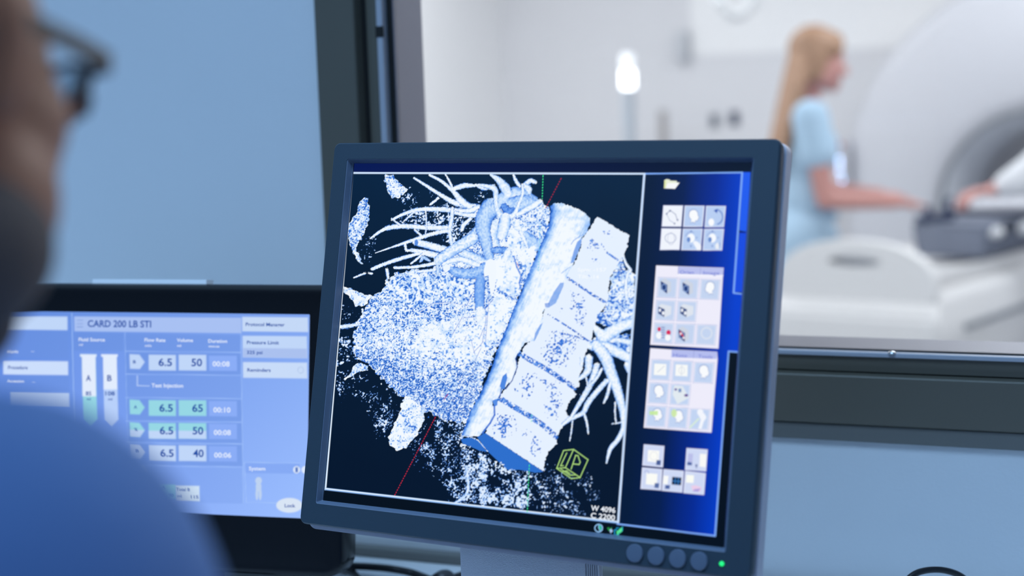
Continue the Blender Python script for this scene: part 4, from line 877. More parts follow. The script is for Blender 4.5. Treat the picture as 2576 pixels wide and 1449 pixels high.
# ------------------------------------------------------------------ people
def V(*a): return Vector(a)
def capsule(bm, p0, p1, r0, r1, n=16, flat=None):
    """tapered limb segment with round ends"""
    p0, p1 = Vector(p0), Vector(p1); d = p1 - p0; L = max(d.length, 1e-5); t = d / L
    a = t.cross(Vector((0, 0, 1)));
    if a.length < .05: a = t.cross(Vector((0, 1, 0)))
    a.normalize(); b_ = t.cross(a)
    rows = []
    for k in range(1, 5):
        an = PI / 2 * (k / 5); rows.append((p0 - t * r0 * math.cos(an), r0 * math.sin(an)))
    rows += [(p0, r0), (p0 + d * .33, r0 + (r1 - r0) * .33), (p0 + d * .66, r0 + (r1 - r0) * .66), (p1, r1)]
    for k in range(4, 0, -1):
        an = PI / 2 * (k / 5); rows.append((p1 + t * r1 * math.cos(an), r1 * math.sin(an)))
    loops = [[c + (a * math.cos(2 * PI * j / n) + b_ * math.sin(2 * PI * j / n)) * rr for j in range(n)] for c, rr in rows]
    loft(bm, loops, True, True)
def chain(bm, pts, rs):
    for i in range(len(pts) - 1): capsule(bm, pts[i], pts[i + 1], rs[i], rs[i + 1])
def ell(bm, M_, c, ax, rot=(0, 0, 0), seg=24):
    from mathutils import Euler
    T = M_ @ Matrix.Translation(Vector(c)) @ Euler(rot).to_matrix().to_4x4() @ Matrix.Diagonal((*ax, 1))
    bmesh.ops.create_uvsphere(bm, u_segments=seg, v_segments=seg // 2 + 2, radius=1.0, matrix=T)
def fuse(name, bm, voxel, material, parent=None, root_m=None, sm=4, noise=0.0):
    """one continuous surface out of overlapping volumes (built in world space)"""
    bmesh.ops.recalc_face_normals(bm, faces=bm.faces)
    me = bpy.data.meshes.new('t'); bm.to_mesh(me); bm.free()
    o = bpy.data.objects.new('t', me); COL.objects.link(o)
    r = o.modifiers.new('r', 'REMESH'); r.mode = 'VOXEL'; r.voxel_size = voxel; r.use_smooth_shade = True
    s_ = o.modifiers.new('s', 'SMOOTH'); s_.factor = .5; s_.iterations = sm
    bpy.context.view_layer.update()
    me2 = bpy.data.meshes.new_from_object(o.evaluated_get(bpy.context.evaluated_depsgraph_get()))
    bpy.data.objects.remove(o); bpy.data.meshes.remove(me)
    me2.name = name; me2.materials.clear()
    for p in me2.polygons: p.use_smooth = True
    q_ = link(name, me2, material, parent)
    if root_m is not None: q_.matrix_local = root_m.inverted()
    return q_
def put(o, parent, root_m):
    o.parent = parent; o.matrix_local = root_m.inverted(); return o
def basis(origin, f, pitch=0.0, roll=0.0):
    f = Vector(f).normalized(); r = f.cross(Vector((0, 0, 1))).normalized(); u = r.cross(f)
    m_ = Matrix((r, f, u)).transposed().to_4x4(); m_.translation = Vector(origin)
    return m_ @ Matrix.Rotation(-pitch, 4, 'X') @ Matrix.Rotation(roll, 4, 'Y')
def head(bm, H, s=1.0, fem=False):
    w = .072 if not fem else .067
    def e(c, ax, rot=(0, 0, 0)): ell(bm, H, [v * s for v in c], [v * s for v in ax], rot)
    e((0, -.012, .030), (w + .003, .096, .085)); e((0, .030, -.005), (w - .004, .062, .080)); e((0, .045, -.055), (w - .018, .046, .052))
    e((0, .070, -.090), (.024, .022, .020)); e((.032, .052, -.032), (.030, .034, .034)); e((-.032, .052, -.032), (.030, .034, .034))
    for sx in (-1, 1):
        e((sx * .050, .036, -.026), (.0225, .036, .026)); e((sx * .047, .022, -.058), (.028, .042, .038))
        e((sx * .036, .012, -.070), (.030, .048, .030), (0, 0, sx * .35)); e((sx * .026, .078, .018), (.026, .014, .009)); e((sx * .046, .050, -.020), (.020, .030, .018))
        e((sx * (w + .004), -.008, -.010), (.006, .017, .030), (0, 0, sx * -.35)); e((sx * (w + .007), -.014, .004), (.006, .016, .016), (0, 0, sx * -.4))
        e((sx * .012, .104, -.036), (.009, .011, .008))
    capsule(bm, H @ V(0, .088 * s, .006 * s), H @ V(0, .108 * s, -.032 * s), .008 * s, .0115 * s)
    e((0, .086, -.062), (.024, .012, .007)); e((0, .084, -.072), (.020, .012, .007))
def eyes(H, parent, rm, s=1.0):
    for sx in (-1, 1):
        b_ = B(); ell(b_, H, (sx * .031 * s, .078 * s, 0), (.0125 * s, .0125 * s, .0115 * s), seg=16)
        put(obj('eye', b_, M['eye'], None, True), parent, rm)
def hand(bm, wrist, d, up, side, curl=.35, s=1.0, thumb=1):
    """palm plus five fingers; d points along the hand, up is the back of the hand"""
    d = Vector(d).normalized(); up = Vector(up); up = (up - up.dot(d) * d).normalized(); si = d.cross(up).normalized() * side
    pc = Vector(wrist) + d * .045 * s
    fr = Matrix((si, d, up)).transposed().to_4x4(); fr.translation = pc
    ell(bm, fr, (0, 0, 0), (.040 * s, .050 * s, .015 * s))
    for k, (ox, L) in enumerate(((-.028, .062), (-.010, .074), (.009, .078), (.027, .070))):
        p = pc + si * ox * s + d * .040 * s; a_ = .15; r_ = .0085 * s
        for j, fr_ in enumerate((.45, .30, .25)):
            a_ += curl * (1 + .25 * j); q_ = p + (d * math.cos(a_) - up * math.sin(a_)) * L * fr_ * s
            capsule(bm, p, q_, r_, r_ * .92, 10); p = q_; r_ *= .92
    p = pc + si * .034 * s - d * .022 * s
    q_ = p + (si * .75 + d * .6 - up * .25).normalized() * .034 * s; capsule(bm, p, q_, .0115 * s, .0095 * s, 10)
    capsule(bm, q_, q_ + (si * .25 + d * .9 - up * .35).normalized() * .030 * s, .0095 * s, .0080 * s, 10)

# --- man at the desk
fwd = V(math.sin(math.radians(20)), math.cos(math.radians(20)), 0)
hf = V(math.sin(math.radians(-8)), math.cos(math.radians(-8)), 0)
MH = basis(pt(-428, 118, .62), hf, math.radians(11), -.07)
Hc = MH.translation
shR = pt(-60, 1590, .53); nb = Hc - fwd * .065 + V(0, 0, -.145); rt = fwd.cross(V(0, 0, 1))
shL = nb * 2 - shR; shL = nb + (nb - shR) * 1.0; shL.z = shR.z
hipc = V(nb.x - fwd.x * .24, nb.y - fwd.y * .24, .80)
elR = shR + V(0, 0, -.235) + fwd * .13 + rt * .03; elL = shL + V(0, 0, -.235) + fwd * .13 - rt * .03
wrR = V(elR.x + .06, -.66, 1.055); wrL = V(elL.x + .12, -.66, 1.055)
def clampl(a_, b_, L): return a_ + (b_ - a_).normalized() * L
wrR = clampl(elR, V(elR.x + .03, elR.y + .25, 1.075), .25); wrL = clampl(elL, V(elL.x + .10, elL.y + .25, 1.075), .25)
knR = hipc + rt * .12 + V(.05, .42, -.03); knL = hipc - rt * .14 + V(.0, .42, -.03)
anR = V(knR.x, knR.y + .02, .33); anL = V(knL.x, knL.y + .02, .33)
root_m = Matrix.Translation((hipc.x, hipc.y, .25))
man = thing('person', 'bearded person in blue shirt and dark spectacles, seated at the left edge, seen from behind', 'person', root_m)
b = B(); head(b, MH, 1.0)
chain(b, [MH @ V(0, -.03, -.03), nb + V(0, 0, -.02)], [.055, .062]); chain(b, [nb + V(0, 0, -.03), hipc + V(0, 0, .1)], [.09, .12])
for sh, el_, wr, sd in ((shR, elR, wrR, 1), (shL, elL, wrL, -1)):
    chain(b, [nb + V(0, 0, -.03), sh], [.055, .05]); chain(b, [sh, el_, wr], [.048, .038, .026]); dd = (wr - el_).normalized()
    hand(b, wr, V(dd.x, dd.y, -.05), V(0, 0, 1), -sd)
for sg, kn, an in ((1, knR, anR), (-1, knL, anL)):
    chain(b, [hipc + rt * .09 * sg, kn, an, an + V(0, .13, -.035)], [.085, .058, .040, .03])
fuse('body', b, .0048, M['skin'], man, root_m, 3)
eyes(MH, man, root_m)
b = B()
def eb(c, ax, rot=(0, 0, 0)): ell(b, MH, c, ax, rot)
eb((0, .048, -.075), (.054, .049, .038)); eb((0, .068, -.101), (.032, .028, .025)); eb((0, .092, -.055), (.030, .012, .008)); eb((0, .090, -.082), (.022, .013, .012))
for sx in (-1, 1): eb((sx * .041, .018, -.077), (.036, .052, .036), (0, 0, sx * .3)); eb((sx * .055, .010, -.072), (.016, .032, .022))
fuse('beard', b, .004, M['beard'], man, root_m, 4)
b = B(); eb((0, -.022, .036), (.079, .096, .086)); eb((0, -.05, -.01), (.070, .065, .07))
for sx in (-1, 1): eb((sx * .066, -.004, .020), (.011, .022, .032))
fuse('hair', b, .005, M['hair'], man, root_m, 3)
b = B()
chain(b, [nb + V(0, 0, -.075), hipc + V(0, 0, .10)], [.128, .150]); ell(b, basis(nb + V(0, 0, -.13), fwd), (0, .0, 0), (.175, .115, .12)); ell(b, basis(hipc + V(0, 0, .12), fwd), (0, 0, 0), (.175, .135, .16))
for sh, el_, wr in ((shR, elR, wrR), (shL, elL, wrL)):
    chain(b, [nb + V(0, 0, -.02) - fwd * .02, sh + V(0, 0, .002)], [.066, .076]); ell(b, Matrix.Translation(sh), (0, 0, -.012), (.082, .086, .092))
    chain(b, [sh, el_, wr - (wr - el_).normalized() * .02], [.076, .058, .040])
    for kk in range(5):                                                      # creases of the cloth
        t_ = .15 + kk * .2; p_ = sh.lerp(el_, t_) + V(0, 0, .0); a1 = random.uniform(0, 6.28)
        capsule(b, p_ + V(math.cos(a1) * .055, math.sin(a1) * .055, -.03), p_ + V(math.cos(a1 + 1.2) * .060, math.sin(a1 + 1.2) * .060, .03), .013, .010)
for kk in range(7):
    a1 = random.uniform(0, 6.28); p_ = nb + V(0, 0, -.10 - .05 * kk)
    capsule(b, p_ + V(math.cos(a1) * .12, math.sin(a1) * .10, -.03), p_ + V(math.cos(a1 + .9) * .13, math.sin(a1 + .9) * .11, .04), .016, .012)
shirt = fuse('shirt', b, .007, M['shirt'], man, root_m, 6)
b = loft(B(), [[nb + V(0, 0, z_) + (rt * math.cos(a_) + fwd * math.sin(a_)) * r_ for a_ in np.linspace(0, 2 * PI, 33)[:-1]] for z_, r_ in ((-.02, .080), (.018, .072), (.022, .068), (.018, .064), (-.02, .070))], closed=True)
put(obj('collar', b, M['shirt'], None, True), man, root_m)
b = B()
ell(b, basis(hipc, fwd), (0, .0, .0), (.175, .14, .12))
for sg, kn, an in ((1, knR, anR), (-1, knL, anL)): chain(b, [hipc + rt * .09 * sg, kn, an + V(0, 0, -.0)], [.100, .074, .060])
fuse('trousers', b, .010, M['trousers'], man, root_m, 4)
for an in (anR, anL):
    b = B(); box(b, an.x - .045, an.x + .045, an.y - .07, an.y + .19, .25, .30, .022); ell(b, Matrix.Translation((an.x, an.y + .03, .30)), (0, 0, 0), (.043, .09, .045))
    put(obj('shoe', b, M['shoe'], None, True), man, root_m)
# spectacles: rims, lenses, temples
gl = thing('spectacles', 'dark rimmed spectacles worn by the bearded person', 'glasses', MH)
def rim(sx, k, a_):                     # outline of a small half-rim lens
    x = sx * .036 + sx * .0255 * k * (abs(math.cos(a_)) ** .75) * (1 if math.cos(a_) > 0 else -1)
    z = -.006 + .0135 * k * (abs(math.sin(a_)) ** .7) * (1 if math.sin(a_) > 0 else -1)
    return (x, .1035 - .22 * max(abs(x) - .02, 0) - .6 * max(abs(x) - .045, 0), z)
b = B()
for sx in (-1, 1): tubeline(b, [rim(sx, 1.0, a_) for a_ in np.linspace(-.75, PI + .3, 22)], .0019, 8)
tubeline(b, [(-.011, .1055, .003), (0, .108, .006), (.011, .1055, .003)], .0019, 8)
obj('rims', b, M['specs'], gl, True)
for sx in (-1, 1):
    b = B(); lp = [rim(sx, .97, a_) for a_ in np.linspace(0, 2 * PI, 29)[:-1]]
    loft(b, [[(x, y - .0008, z) for x, y, z in lp], [(x, y + .0008, z) for x, y, z in lp]], True, True); obj('lens', b, M['lens'], gl)
    b = B()
    loft(b, [[(sx * x + dx, y, z + dz) for dx, dz in ((-.0017, -hh), (.0017, -hh), (.0017, hh), (-.0017, hh))] for x, y, z, hh in ((.0600, .088, .002, .0034), (.0700, .085, .002, .0036), (.0745, .078, .002, .0036), (.0765, .05, .003, .0034), (.0785, 0, .004, .0032), (.0795, -.012, .000, .0030), (.0785, -.035, -.020, .0026))], True, True)
    obj('temple_arm', b, M['specs'], gl, False)
# chair under him
ch = thing('office_chair', 'dark office chair carrying the person in the blue shirt', 'chair', Matrix.Translation((hipc.x, hipc.y, .25)))
b = B(); box(b, -.24, .24, -.22, .26, .355, .42, .03); obj('seat', b, M['dark'], ch, True)
b = B(); box(b, -.035, .035, -.035, .035, .08, .36, .01); obj('column', b, M['grey'], ch)
for k in range(5):
    a_ = 2 * PI * k / 5; b = B(); tubeline(b, [(0, 0, .10), (.28 * math.cos(a_), .28 * math.sin(a_), .06)], [.03, .018], 10); leg = obj('leg', b, M['dark'], ch, True)
    b = B(); cyl(b, (.28 * math.cos(a_) - .012, .28 * math.sin(a_), .028), (.28 * math.cos(a_) + .012, .28 * math.sin(a_), .028), .028, 16); obj('castor', b, M['dark'], leg, True)

# --- radiographer in the scan room
f = V(.91, .405, 0).normalized(); r = f.cross(V(0, 0, 1))
WH = basis(pt(2058, 150, 5.9), f, math.radians(10)); Hc = WH.translation
def at(ff, rr, z): return V(Hc.x, Hc.y, 0) + f * ff + r * rr + V(0, 0, z)
nb = at(-.045, 0, Hc.z - .185)
root_m = Matrix.Translation((at(-.06, 0, 0).x, at(-.06, 0, 0).y, 0))
wo = thing('person', 'fair haired person in pale blue scrubs reaching towards the scanner bed', 'person', root_m)
sR = at(-.060, .155, 1.375); sL = at(-.050, -.155, 1.375); eR = at(-.015, .185, 1.085); wR = at(.235, .19, 1.068); eL = at(.02, -.19, 1.10); wL = at(.25, -.12, 1.075)
b = B(); head(b, WH, 1.0, True)
chain(b, [WH @ V(0, -.025, -.03), nb + V(0, 0, -.02)], [.045, .050]); chain(b, [nb + V(0, 0, -.08), at(-.06, 0, .95)], [.08, .10])
for sh, el_, wr, sd in ((sR, eR, wR, 1), (sL, eL, wL, -1)):
    chain(b, [nb + V(0, 0, -.03), sh], [.045, .042]); chain(b, [sh, el_, wr], [.043, .036, .023]); hand(b, wr, f * 1 + V(0, 0, -.12), V(0, 0, 1), -sd, .25, .95)
for sg in (1, -1): chain(b, [at(-.06, .08 * sg, .92), at(-.05, .09 * sg, .50), at(-.07, .09 * sg, .09), at(.08, .09 * sg, .04)], [.08, .052, .036, .028])
fuse('body', b, .0055, M['skinw'], wo, root_m, 3)
eyes(WH, wo, root_m)
b = B()
ell(b, WH, (0, -.018, .036), (.079, .100, .088)); ell(b, WH, (0, .035, .062), (.062, .050, .050), (.35, 0, 0)); ell(b, WH, (0, -.055, -.03), (.070, .058, .085))
for sx in (-1, 1): ell(b, WH, (sx * .070, -.022, -.01), (.014, .045, .075)); ell(b, WH, (sx * .060, .030, .045), (.018, .045, .035))
for kk in range(9):
    o_ = (kk - 4) * .015; chain(b, [WH @ V(o_ * .8, -.088 + abs(o_) * .3, .0), WH @ V(o_ * 1.5, -.092 + abs(o_) * .35, -.10), at(-.135 + abs(o_) * .3, o_ * 1.7, Hc.z - .20), at(-.165 + abs(o_) * .3, o_ * 1.6, Hc.z - .31), at(-.160, o_ * 1.3, Hc.z - .39)], [.024, .027, .027, .022, .009])
fuse('hair', b, .006, M['blond'], wo, root_m, 3)
b = B()
def we(c, ax): ell(b, basis(at(c[0], c[1], c[2]), f), (0, 0, 0), ax)
we((-.055, 0, 1.34), (.150, .095, .085)); we((-.04, 0, 1.25), (.150, .112, .12)); we((-.055, 0, 1.10), (.138, .100, .14)); we((-.06, 0, .94), (.165, .118, .15)); we((-.055, 0, .80), (.17, .125, .14))
for sh, el_ in ((sR, eR), (sL, eL)):
    chain(b, [nb + V(0, 0, -.035), sh], [.050, .062]); chain(b, [sh, sh.lerp(el_, .42)], [.068, .066])
for sg in (1, -1): chain(b, [at(-.06, .08 * sg, .80), at(-.055, .09 * sg, .12)], [.10, .075])
for kk in range(6):
    z_ = 1.02 - kk * .07; capsule(b, at(-.055 + .10, .08, z_), at(-.05 + .02, .155, z_ + .06), .014, .012)
fuse('scrubs', b, .008, M['scrubs'], wo, root_m, 5)
for sg in (1, -1):
    p_ = at(-.01, .09 * sg, 0); b = B(); ell(b, basis(p_, f), (0, 0, .035), (.042, .125, .042)); put(obj('clog', b, M['shoew'], None, True), wo, root_m)

# ------------------------------------------------------------------ scan room
ax = V(.249, .9685, 0).normalized(); bx = V(ax.y, -ax.x, 0)        # along the bed / to its right
E0 = pt(2168, 660, 5.0); E0.z = 0
TZ = .918
bedm = Matrix((bx, ax, V(0, 0, 1))).transposed().to_4x4(); bedm.translation = E0
# gantry
GS = 1.66
gcn = pt(2612, 440, 6.5); gax = V(math.sin(math.radians(6)), math.cos(math.radians(6)), 0)
gm = Matrix((V(gax.y, -gax.x, 0), gax, V(0, 0, 1))).transposed().to_4x4(); gm.translation = V(gcn.x, gcn.y, 0)
GR, GZ, BZ = .80, gcn.z, gcn.z - .145
gc = thing('ct_scanner', 'large white ring shaped scanner behind the bed at the right edge', 'scanner', gm)
N = 96
def gloop(kind, s_, y):
    out = []
    for k in range(N):
        a_ = 2 * PI * k / N; c_, s2_ = math.cos(a_), math.sin(a_)
        if kind == 'o':
            R_ = GR * s_
            if s2_ >= 0: x, z = R_ * c_, R_ * s2_
            else:
                bz = GZ - .05; kx = R_ / max(abs(c_), 1e-6); kz = bz / max(abs(s2_), 1e-6); q_ = min(kx, kz); x, z = q_ * c_, q_ * s2_
        else: x, z = s_ * c_, s_ * s2_ + (BZ - GZ)
        out.append((x, y, GZ + z))
    return out
b = loft(B(), [gloop('o', .96, .62), gloop('o', 1.0, .58), gloop('o', 1.0, .10), gloop('o', .985, .045), gloop('o', .95, .012), gloop('o', .90, 0), gloop('c', .47, .0), gloop('c', .435, .012), gloop('c', .405, .035), gloop('c', .405, .60), gloop('c', .47, .62)], closed=True)
obj('shell', b, M['gantry'], gc, True)
b = loft(B(), [gloop('c', .404, .030), gloop('c', .385, .050), gloop('c', .345, .16), gloop('c', .330, .22), gloop('c', .330, .44), gloop('c', .404, .60)], closed=True)
obj('bore_liner', b, M['liner'], gc, True)
b = loft(B(), [gloop('c', .412, .022), gloop('c', .404, .010), gloop('c', .394, .014), gloop('c', .390, .034), gloop('c', .404, .034)], closed=True)
obj('bore_trim', b, M['grey'], gc, True)
b = B(); box(b, -.035, .035, .0, .03, BZ + .385, BZ + .412, .006); obj('laser_aperture', b, M['dark'], gc, True)
b = B(); box(b, -.70, .70, .08, .56, 0.0, .10, .02); obj('plinth', b, M['grey'], gc, True)
for sx in (-1,):
    b = B(); box(b, sx * .795 - .016, sx * .795 + .016, -.050, .10, 1.03, 1.25, .008); pn = obj('control_panel', b, M['gantry'], gc, True)
    for zz in (1.055, 1.085, 1.120, 1.150, 1.172):
        b = B(); disc_button(b, (sx * .795 + (.006 if zz < 1.10 else -.004), zz), .0030, -.049, -.053, 16); obj('button_light', b, M['led_blue'], pn, True)
    b = B(); disc_button(b, (sx * .795, 1.230), .012, -.049, -.062, 20); obj('stop_button', b, mat('stop_red', (.35, .03, .06), .4), pn, True)
# bed
bd = thing('scanner_bed', 'long white scanner bed with an arched foot end, leading into the ring scanner', 'bed', bedm)
n = 13
def trough(y, z0, half, dip, th):
    top = [(half * t_, y, z0 - dip * (1 - t_ * t_)) for t_ in np.linspace(-1, 1, n)]
    return top + [(half * t_ * .93, y, z0 - dip * (1 - t_ * t_) - th) for t_ in np.linspace(1, -1, n)]
b = loft(B(), [trough(.02, TZ, .225, .02, .05), trough(.9, TZ, .225, .03, .05), trough(1.62, TZ, .205, .03, .04)], True, True); obj('bed_top', b, M['white'], bd, True)
b = loft(B(), [[(x_, y_2, z_) for x_, y_2 in ((-w_, a1), (w_, a1), (w_, a2), (-w_, a2))] for z_, w_, a1, a2 in ((.865, .255, -.03, 1.22), (.80, .285, -.10, 1.22), (.70, .285, -.10, 1.22), (.56, .235, .02, 1.20), (.12, .22, .10, 1.15), (0, .25, .05, 1.18))], True, True)
bmesh.ops.bevel(b, geom=[e for e in b.edges], offset=.012, segments=2, affect='EDGES'); obj('bed_base', b, M['white'], bd, True)
# arched foot end with a grip slot
def arch(w, h, y): return [(w * math.cos(a_), y, TZ - .06 + (h + .06) * (abs(math.sin(a_)) ** .62)) for a_ in np.linspace(PI, 0, 33)]
outer = [(x, z) for x, _, z in arch(.262, .105, 0)]; 
b = B(); sl = [(.085 * math.cos(a_), TZ + .040 + .016 * math.sin(a_)) for a_ in np.linspace(PI, -PI, 65)[:-1]]
ol = outer + [(.262 - .524 * k / 32, TZ - .075) for k in range(1, 32)]
ol = ol[:64]
while len(ol) < 64: ol.append((ol[-1][0] - .004, ol[-1][1]))
loft(b, [[(x, -.050, z) for x, z in ol], [(x * .985, -.058, z - .003) for x, z in ol], [(x * 1.02, -.058, z) for x, z in sl], [(x, -.050, z) for x, z in sl], [(x, -.020, z) for x, z in sl], [(x * 1.02, -.012, z) for x, z in sl], [(x * .985, -.012, z - .003) for x, z in ol], [(x, -.020, z) for x, z in ol]], closed=True)
fe = obj('foot_end', b, M['white'], bd, True)
b = B(); box(b, -.10, .10, -.024, -.0125, TZ + .018, TZ + .062, .004); obj('grip_recess', b, M['liner'], fe, True)  # plate added behind the slot to make it show darker
b = B(); box(b, -.30, -.285, .1, 1.2, .74, .80, .005); box(b, .287, .297, .1, 1.2, .745, .765, .003); obj('side_rail', b, M['grey'], bd, True)

def bp(x, s_, z): return bedm @ V(x, s_, z)
# grey carrier box lying on the bed
cm = Matrix.Translation(bp(0, .9, TZ)) @ bedm.to_3x3().to_4x4(); ci = cm.inverted() @ bedm
cb = thing('carrier_box', 'slate grey positioning carrier on the bed, with white pads and a dial on its side', 'carrier', cm)
b = loft(B(), [[((w_ if sx > 0 else -.03 - (w_ - .2) * .3), y_2, z_) for sx, y_2 in ((-1, a1), (1, a1), (1, 1.30), (-1, 1.30))] for z_, w_, a1 in ((TZ + .001, .200, .475), (TZ + .012, .205, .47), (TZ + .105, .222, .45), (TZ + .112, .217, .455))], True, True)
bmesh.ops.bevel(b, geom=[e_ for e_ in b.edges], offset=.008, segments=2, affect='EDGES'); obj('carrier_shell', b, M['slate'], cb, True, ci)
for s_, zz, rx, rz in ((.525, .082, .050, .018), (.80, .074, .075, .024)):
    b = B(); ell(b, bedm, (.215, s_, TZ + zz), (.030, rx, rz)); o_ = fuse('side_pad', b, .005, M['gown'], cb, cm, 3)
b = B(); cyl(b, (.205, .93, TZ + .040), (.236, .93, TZ + .040), .034, 28); dl = obj('dial', b, M['grey'], cb, True, ci)
b = B(); cyl(b, (.236, .93, TZ + .040), (.242, .93, TZ + .040), .013, 20); obj('dial_cap', b, M['dark'], dl, True)
for s_ in (.60, .68):
    b = B(); cyl(b, (.19, s_, TZ + .02), (.232, s_, TZ + .11), .010, 12); obj('latch', b, M['dark'], cb, True, ci)
# pale board over the carrier
b = B(); box(b, -.06, .262, .80, 1.30, TZ + .125, TZ + .150, .010)
am = Matrix.Translation(bp(0, 1.1, TZ + .12)) @ bedm.to_3x3().to_4x4(); ai = am.inverted() @ bedm
ab = thing('arm_board', 'pale board with a dark lower edge on top of the slate carrier', 'board', am)
obj('pad', b, M['gantry'], ab, True, ai)
b = B(); box(b, -.056, .258, .804, 1.29, TZ + .113, TZ + .1245, .003); obj('dark_edge', b, M['dark'], ab, True, ai)
# control handset next to the hand
hm = bedm @ Matrix.Translation((.015, .50, TZ + .1225)) @ Matrix.Rotation(.9, 4, 'Z')
hs = thing('hand_control', 'dark blue black control handset on the carrier, under the reaching hand', 'handset', hm)
b = B(); box(b, -.055, .075, -.022, .022, -.009, .016, .008); obj('case', b, M['navy'], hs, True)
b = B(); tubeline(b, [(.055, 0, .012), (.058, .0, .050), (.066, 0, .068)], [.015, .013, .010], 14); obj('joystick', b, M['navy'], hs, True)
b = B(); tubeline(b, [(-.015, 0, .012), (-.015, .0, .045)], [.014, .012], 14); obj('knob', b, M['navy'], hs, True)
b = B(); tubeline(b, [(.066, 0, .060), (.085, 0, .120)], [.004, .003], 8); obj('antenna', b, M['grey'], hs, True)
# colleague at the right of the bed, mostly beyond the picture
Hd = bp(.62, .98, 0); cf = (V(-.80, -.20, 0)).normalized(); cr_ = cf.cross(V(0, 0, 1))
rm2 = Matrix.Translation((Hd.x, Hd.y, 0))
co = thing('person', 'person in a white coat at the right edge, forearm and hand over the bed', 'person', rm2)
CH = basis(V(Hd.x, Hd.y, 1.62) + cf * .05, cf, .3)
def cat_(ff, rr, z): return V(Hd.x, Hd.y, z) + cf * ff + cr_ * rr
def arm_(side):
    return cat_(-.02, .18 * side, 1.40)
hnd = pt(2500, 478, 5.42); s_near = min((1, -1), key=lambda sd: (arm_(sd) - hnd).length); sh1 = arm_(s_near); sh2 = arm_(-s_near)
el1 = sh1.lerp(hnd, .50) + V(0, 0, -.02); wr1 = hnd; d1 = (pt(2455, 484, 5.40) - hnd).normalized()
b = B(); head(b, CH); chain(b, [CH @ V(0, -.03, -.03), cat_(-.02, 0, 1.44)], [.05, .055]); chain(b, [cat_(-.02, 0, 1.36), cat_(-.02, 0, .95)], [.09, .11])
for sh, el_, wr, dd, sd in ((sh1, el1, wr1, d1, s_near), (sh2, sh2 + V(0, 0, -.28), sh2 + V(0, 0, -.52) + cf * .04, V(0, 0, -1), -s_near)):
    chain(b, [cat_(-.02, 0, 1.38), sh], [.05, .045]); chain(b, [sh, el_, wr], [.045, .036, .026]); hand(b, wr, dd, V(0, 0, 1) if sd == s_near else cr_ * sd, -sd, .35)
for sg in (1, -1): chain(b, [cat_(0, .09 * sg, .92), cat_(.01, .10 * sg, .50), cat_(-.01, .10 * sg, .09), cat_(.13, .10 * sg, .04)], [.08, .055, .038, .03])
fuse('body', b, .006, M['skinw'], co, rm2, 3); eyes(CH, co, rm2)
b = B()
for z_, a_ in ((1.36, (.165, .10, .08)), (1.22, (.165, .125, .14)), (1.02, (.160, .12, .18)), (.80, (.175, .135, .20)), (.62, (.175, .14, .14))): ell(b, basis(cat_(-.02, 0, z_), cf), (0, 0, 0), a_)
chain(b, [cat_(-.02, 0, 1.38), sh1, el1, el1.lerp(wr1, .45), el1.lerp(wr1, .86)], [.06, .085, .105, .085, .045]); chain(b, [cat_(-.02, 0, 1.38), sh2, sh2 + V(0, 0, -.28), sh2 + V(0, 0, -.48) + cf * .035], [.06, .07, .062, .052])
fuse('white_coat', b, .009, M['gown'], co, rm2, 5)
b = B(); ell(b, CH, (0, -.022, .038), (.080, .097, .086)); fuse('hair', b, .007, M['hair'], co, rm2, 2)
b = B()
for sg in (1, -1): chain(b, [cat_(-.01, .09 * sg, .85), cat_(.01, .10 * sg, .50), cat_(-.01, .10 * sg, .12)], [.09, .075, .062])
ell(b, basis(cat_(-.01, 0, .90), cf), (0, 0, 0), (.172, .128, .15)); fuse('trousers', b, .010, M['trousers'], co, rm2, 3)
for sg in (1, -1):
    b = B(); ell(b, basis(cat_(.05, .10 * sg, 0), cf), (0, 0, .035), (.044, .13, .042)); put(obj('shoe', b, M['shoew'], None, True), co, rm2)

# back wall things
def wallpt(x, y, Y=YB):
    d = ray(x, y); return Vector(CAM + d * ((Y - CAM[1]) / d[1]))
p = wallpt(1740, 140); p2 = wallpt(2330, 140)
b = B(); box(b, p.x, 1.4, YB - .006, YB, p.z, CEIL - .02, .002); tag(obj('wall_board', b, M['scanside'], None), 'white board panel high on the back wall behind the standing person', 'wall panel')
for (x, y) , lab in zip(((1798, 304), (1848, 298)), ('dark wall socket, left one of the two low on the back wall', 'dark blue wall socket, right one beside the standing person')):
    p = wallpt(x, y); so = thing('wall_socket', lab, 'socket', Matrix.Translation(p), 'sockets on the back wall')
    b = B(); box(b, -.022, .022, -.010, .0, -.034, .034, .004); obj('plate', b, M['grey'] if x < 1820 else M['navy'], so, True)
    b = B(); disc_button(b, (0, .008), .016, -.009, -.016, 20); obj('outlet', b, M['navy'], so, True)
p = wallpt(1722, 116); b = B(); box(b, p.x - .028, p.x + .028, YB - .07, YB, p.z - .07, p.z + .07, .010); tag(obj('wall_dispenser', b, M['dispenser'], None, True), 'pale grey slim dispenser fixed on the back wall', 'dispenser')
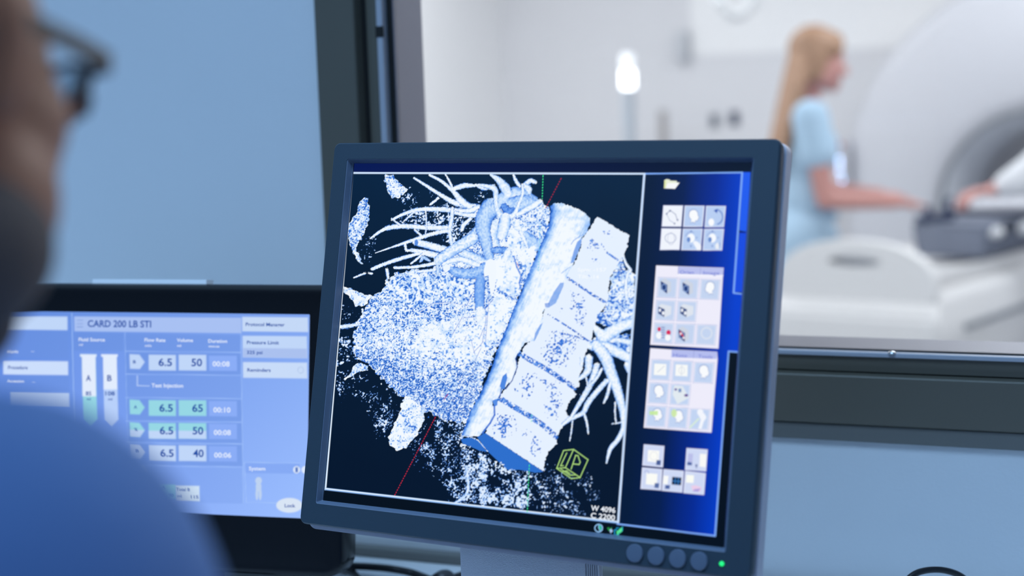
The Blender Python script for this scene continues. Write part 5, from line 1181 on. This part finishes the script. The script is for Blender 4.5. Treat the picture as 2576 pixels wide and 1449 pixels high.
p = wallpt(1702, 275); b = B(); cyl(b, (p.x, YB - .22, 0), (p.x, YB - .22, p.z), .022, 20); cyl(b, (p.x, YB - .22, 0), (p.x, YB - .22, .02), .16, 28); tag(obj('drip_stand', b, mat('stand_taupe', (.42, .40, .40), .4), None, True), 'short grey stand pole before the back wall', 'stand')
p = pt(1578, 135, 6.6)  # glossy pole; its highlight is put in as a glowing section
ls = thing('lamp_column', 'slim upright column lamp glowing bright white near its top', 'lamp', Matrix.Translation((p.x, p.y, 0)))
zA = pt(1578, 178, 6.6).z; zB = pt(1578, 222, 6.6).z
b = B(); cyl(b, (0, 0, 0), (0, 0, .02), .15, 32); cyl(b, (0, 0, .02), (0, 0, zB), .026, 24); obj('column', b, mat('column_grey', (.55, .60, .66), .3, metal=.3), ls, True)
b = B(); cyl(b, (0, 0, zB), (0, 0, zA), .026, 24); obj('lamp_tube', b, M['tube'], ls, True)
b = B(); cyl(b, (0, 0, zA), (0, 0, p.z), .026, 24); obj('cap', b, mat('cap_white', (.9, .9, .9), .3, emit=(.8, .84, .9), estr=.75), ls, True)  # weaker glow carries the painted highlight up to the tip
# hose loop from the ceiling
L0 = [pt(1805, -40, 6.3), pt(1812, 0, 6.3), pt(1830, 30, 6.3), pt(1852, 40, 6.3), pt(1876, 28, 6.3), pt(1893, 0, 6.3), pt(1900, -40, 6.3)]
L0 = [V(L0[0].x, L0[0].y, CEIL)] + L0 + [V(L0[-1].x, L0[-1].y, CEIL)]
b = tubeline(B(), spline(L0, 8), .021, 14); tag(obj('ceiling_hose', b, mat('hose_grey', (.78, .80, .82), .5), None, True), 'pale hose hanging in a loop from the ceiling of the scan room', 'hose')
# luminaires
for i, (lx, ly) in enumerate(scan_lamps):
    lt = thing('ceiling_light', 'flat white ceiling light panel in the scan room, out of view', 'ceiling light', Matrix.Translation((lx, ly, CEIL)), 'ceiling light panels of the scan room')
    b = B(); box(b, -.6, .6, -.3, .3, -.03, 0, .004); obj('frame', b, M['white'], lt)
    b = B(); box(b, -.56, .56, -.26, .26, -.034, -.028); obj('diffuser', b, M['ceillamp'], lt)
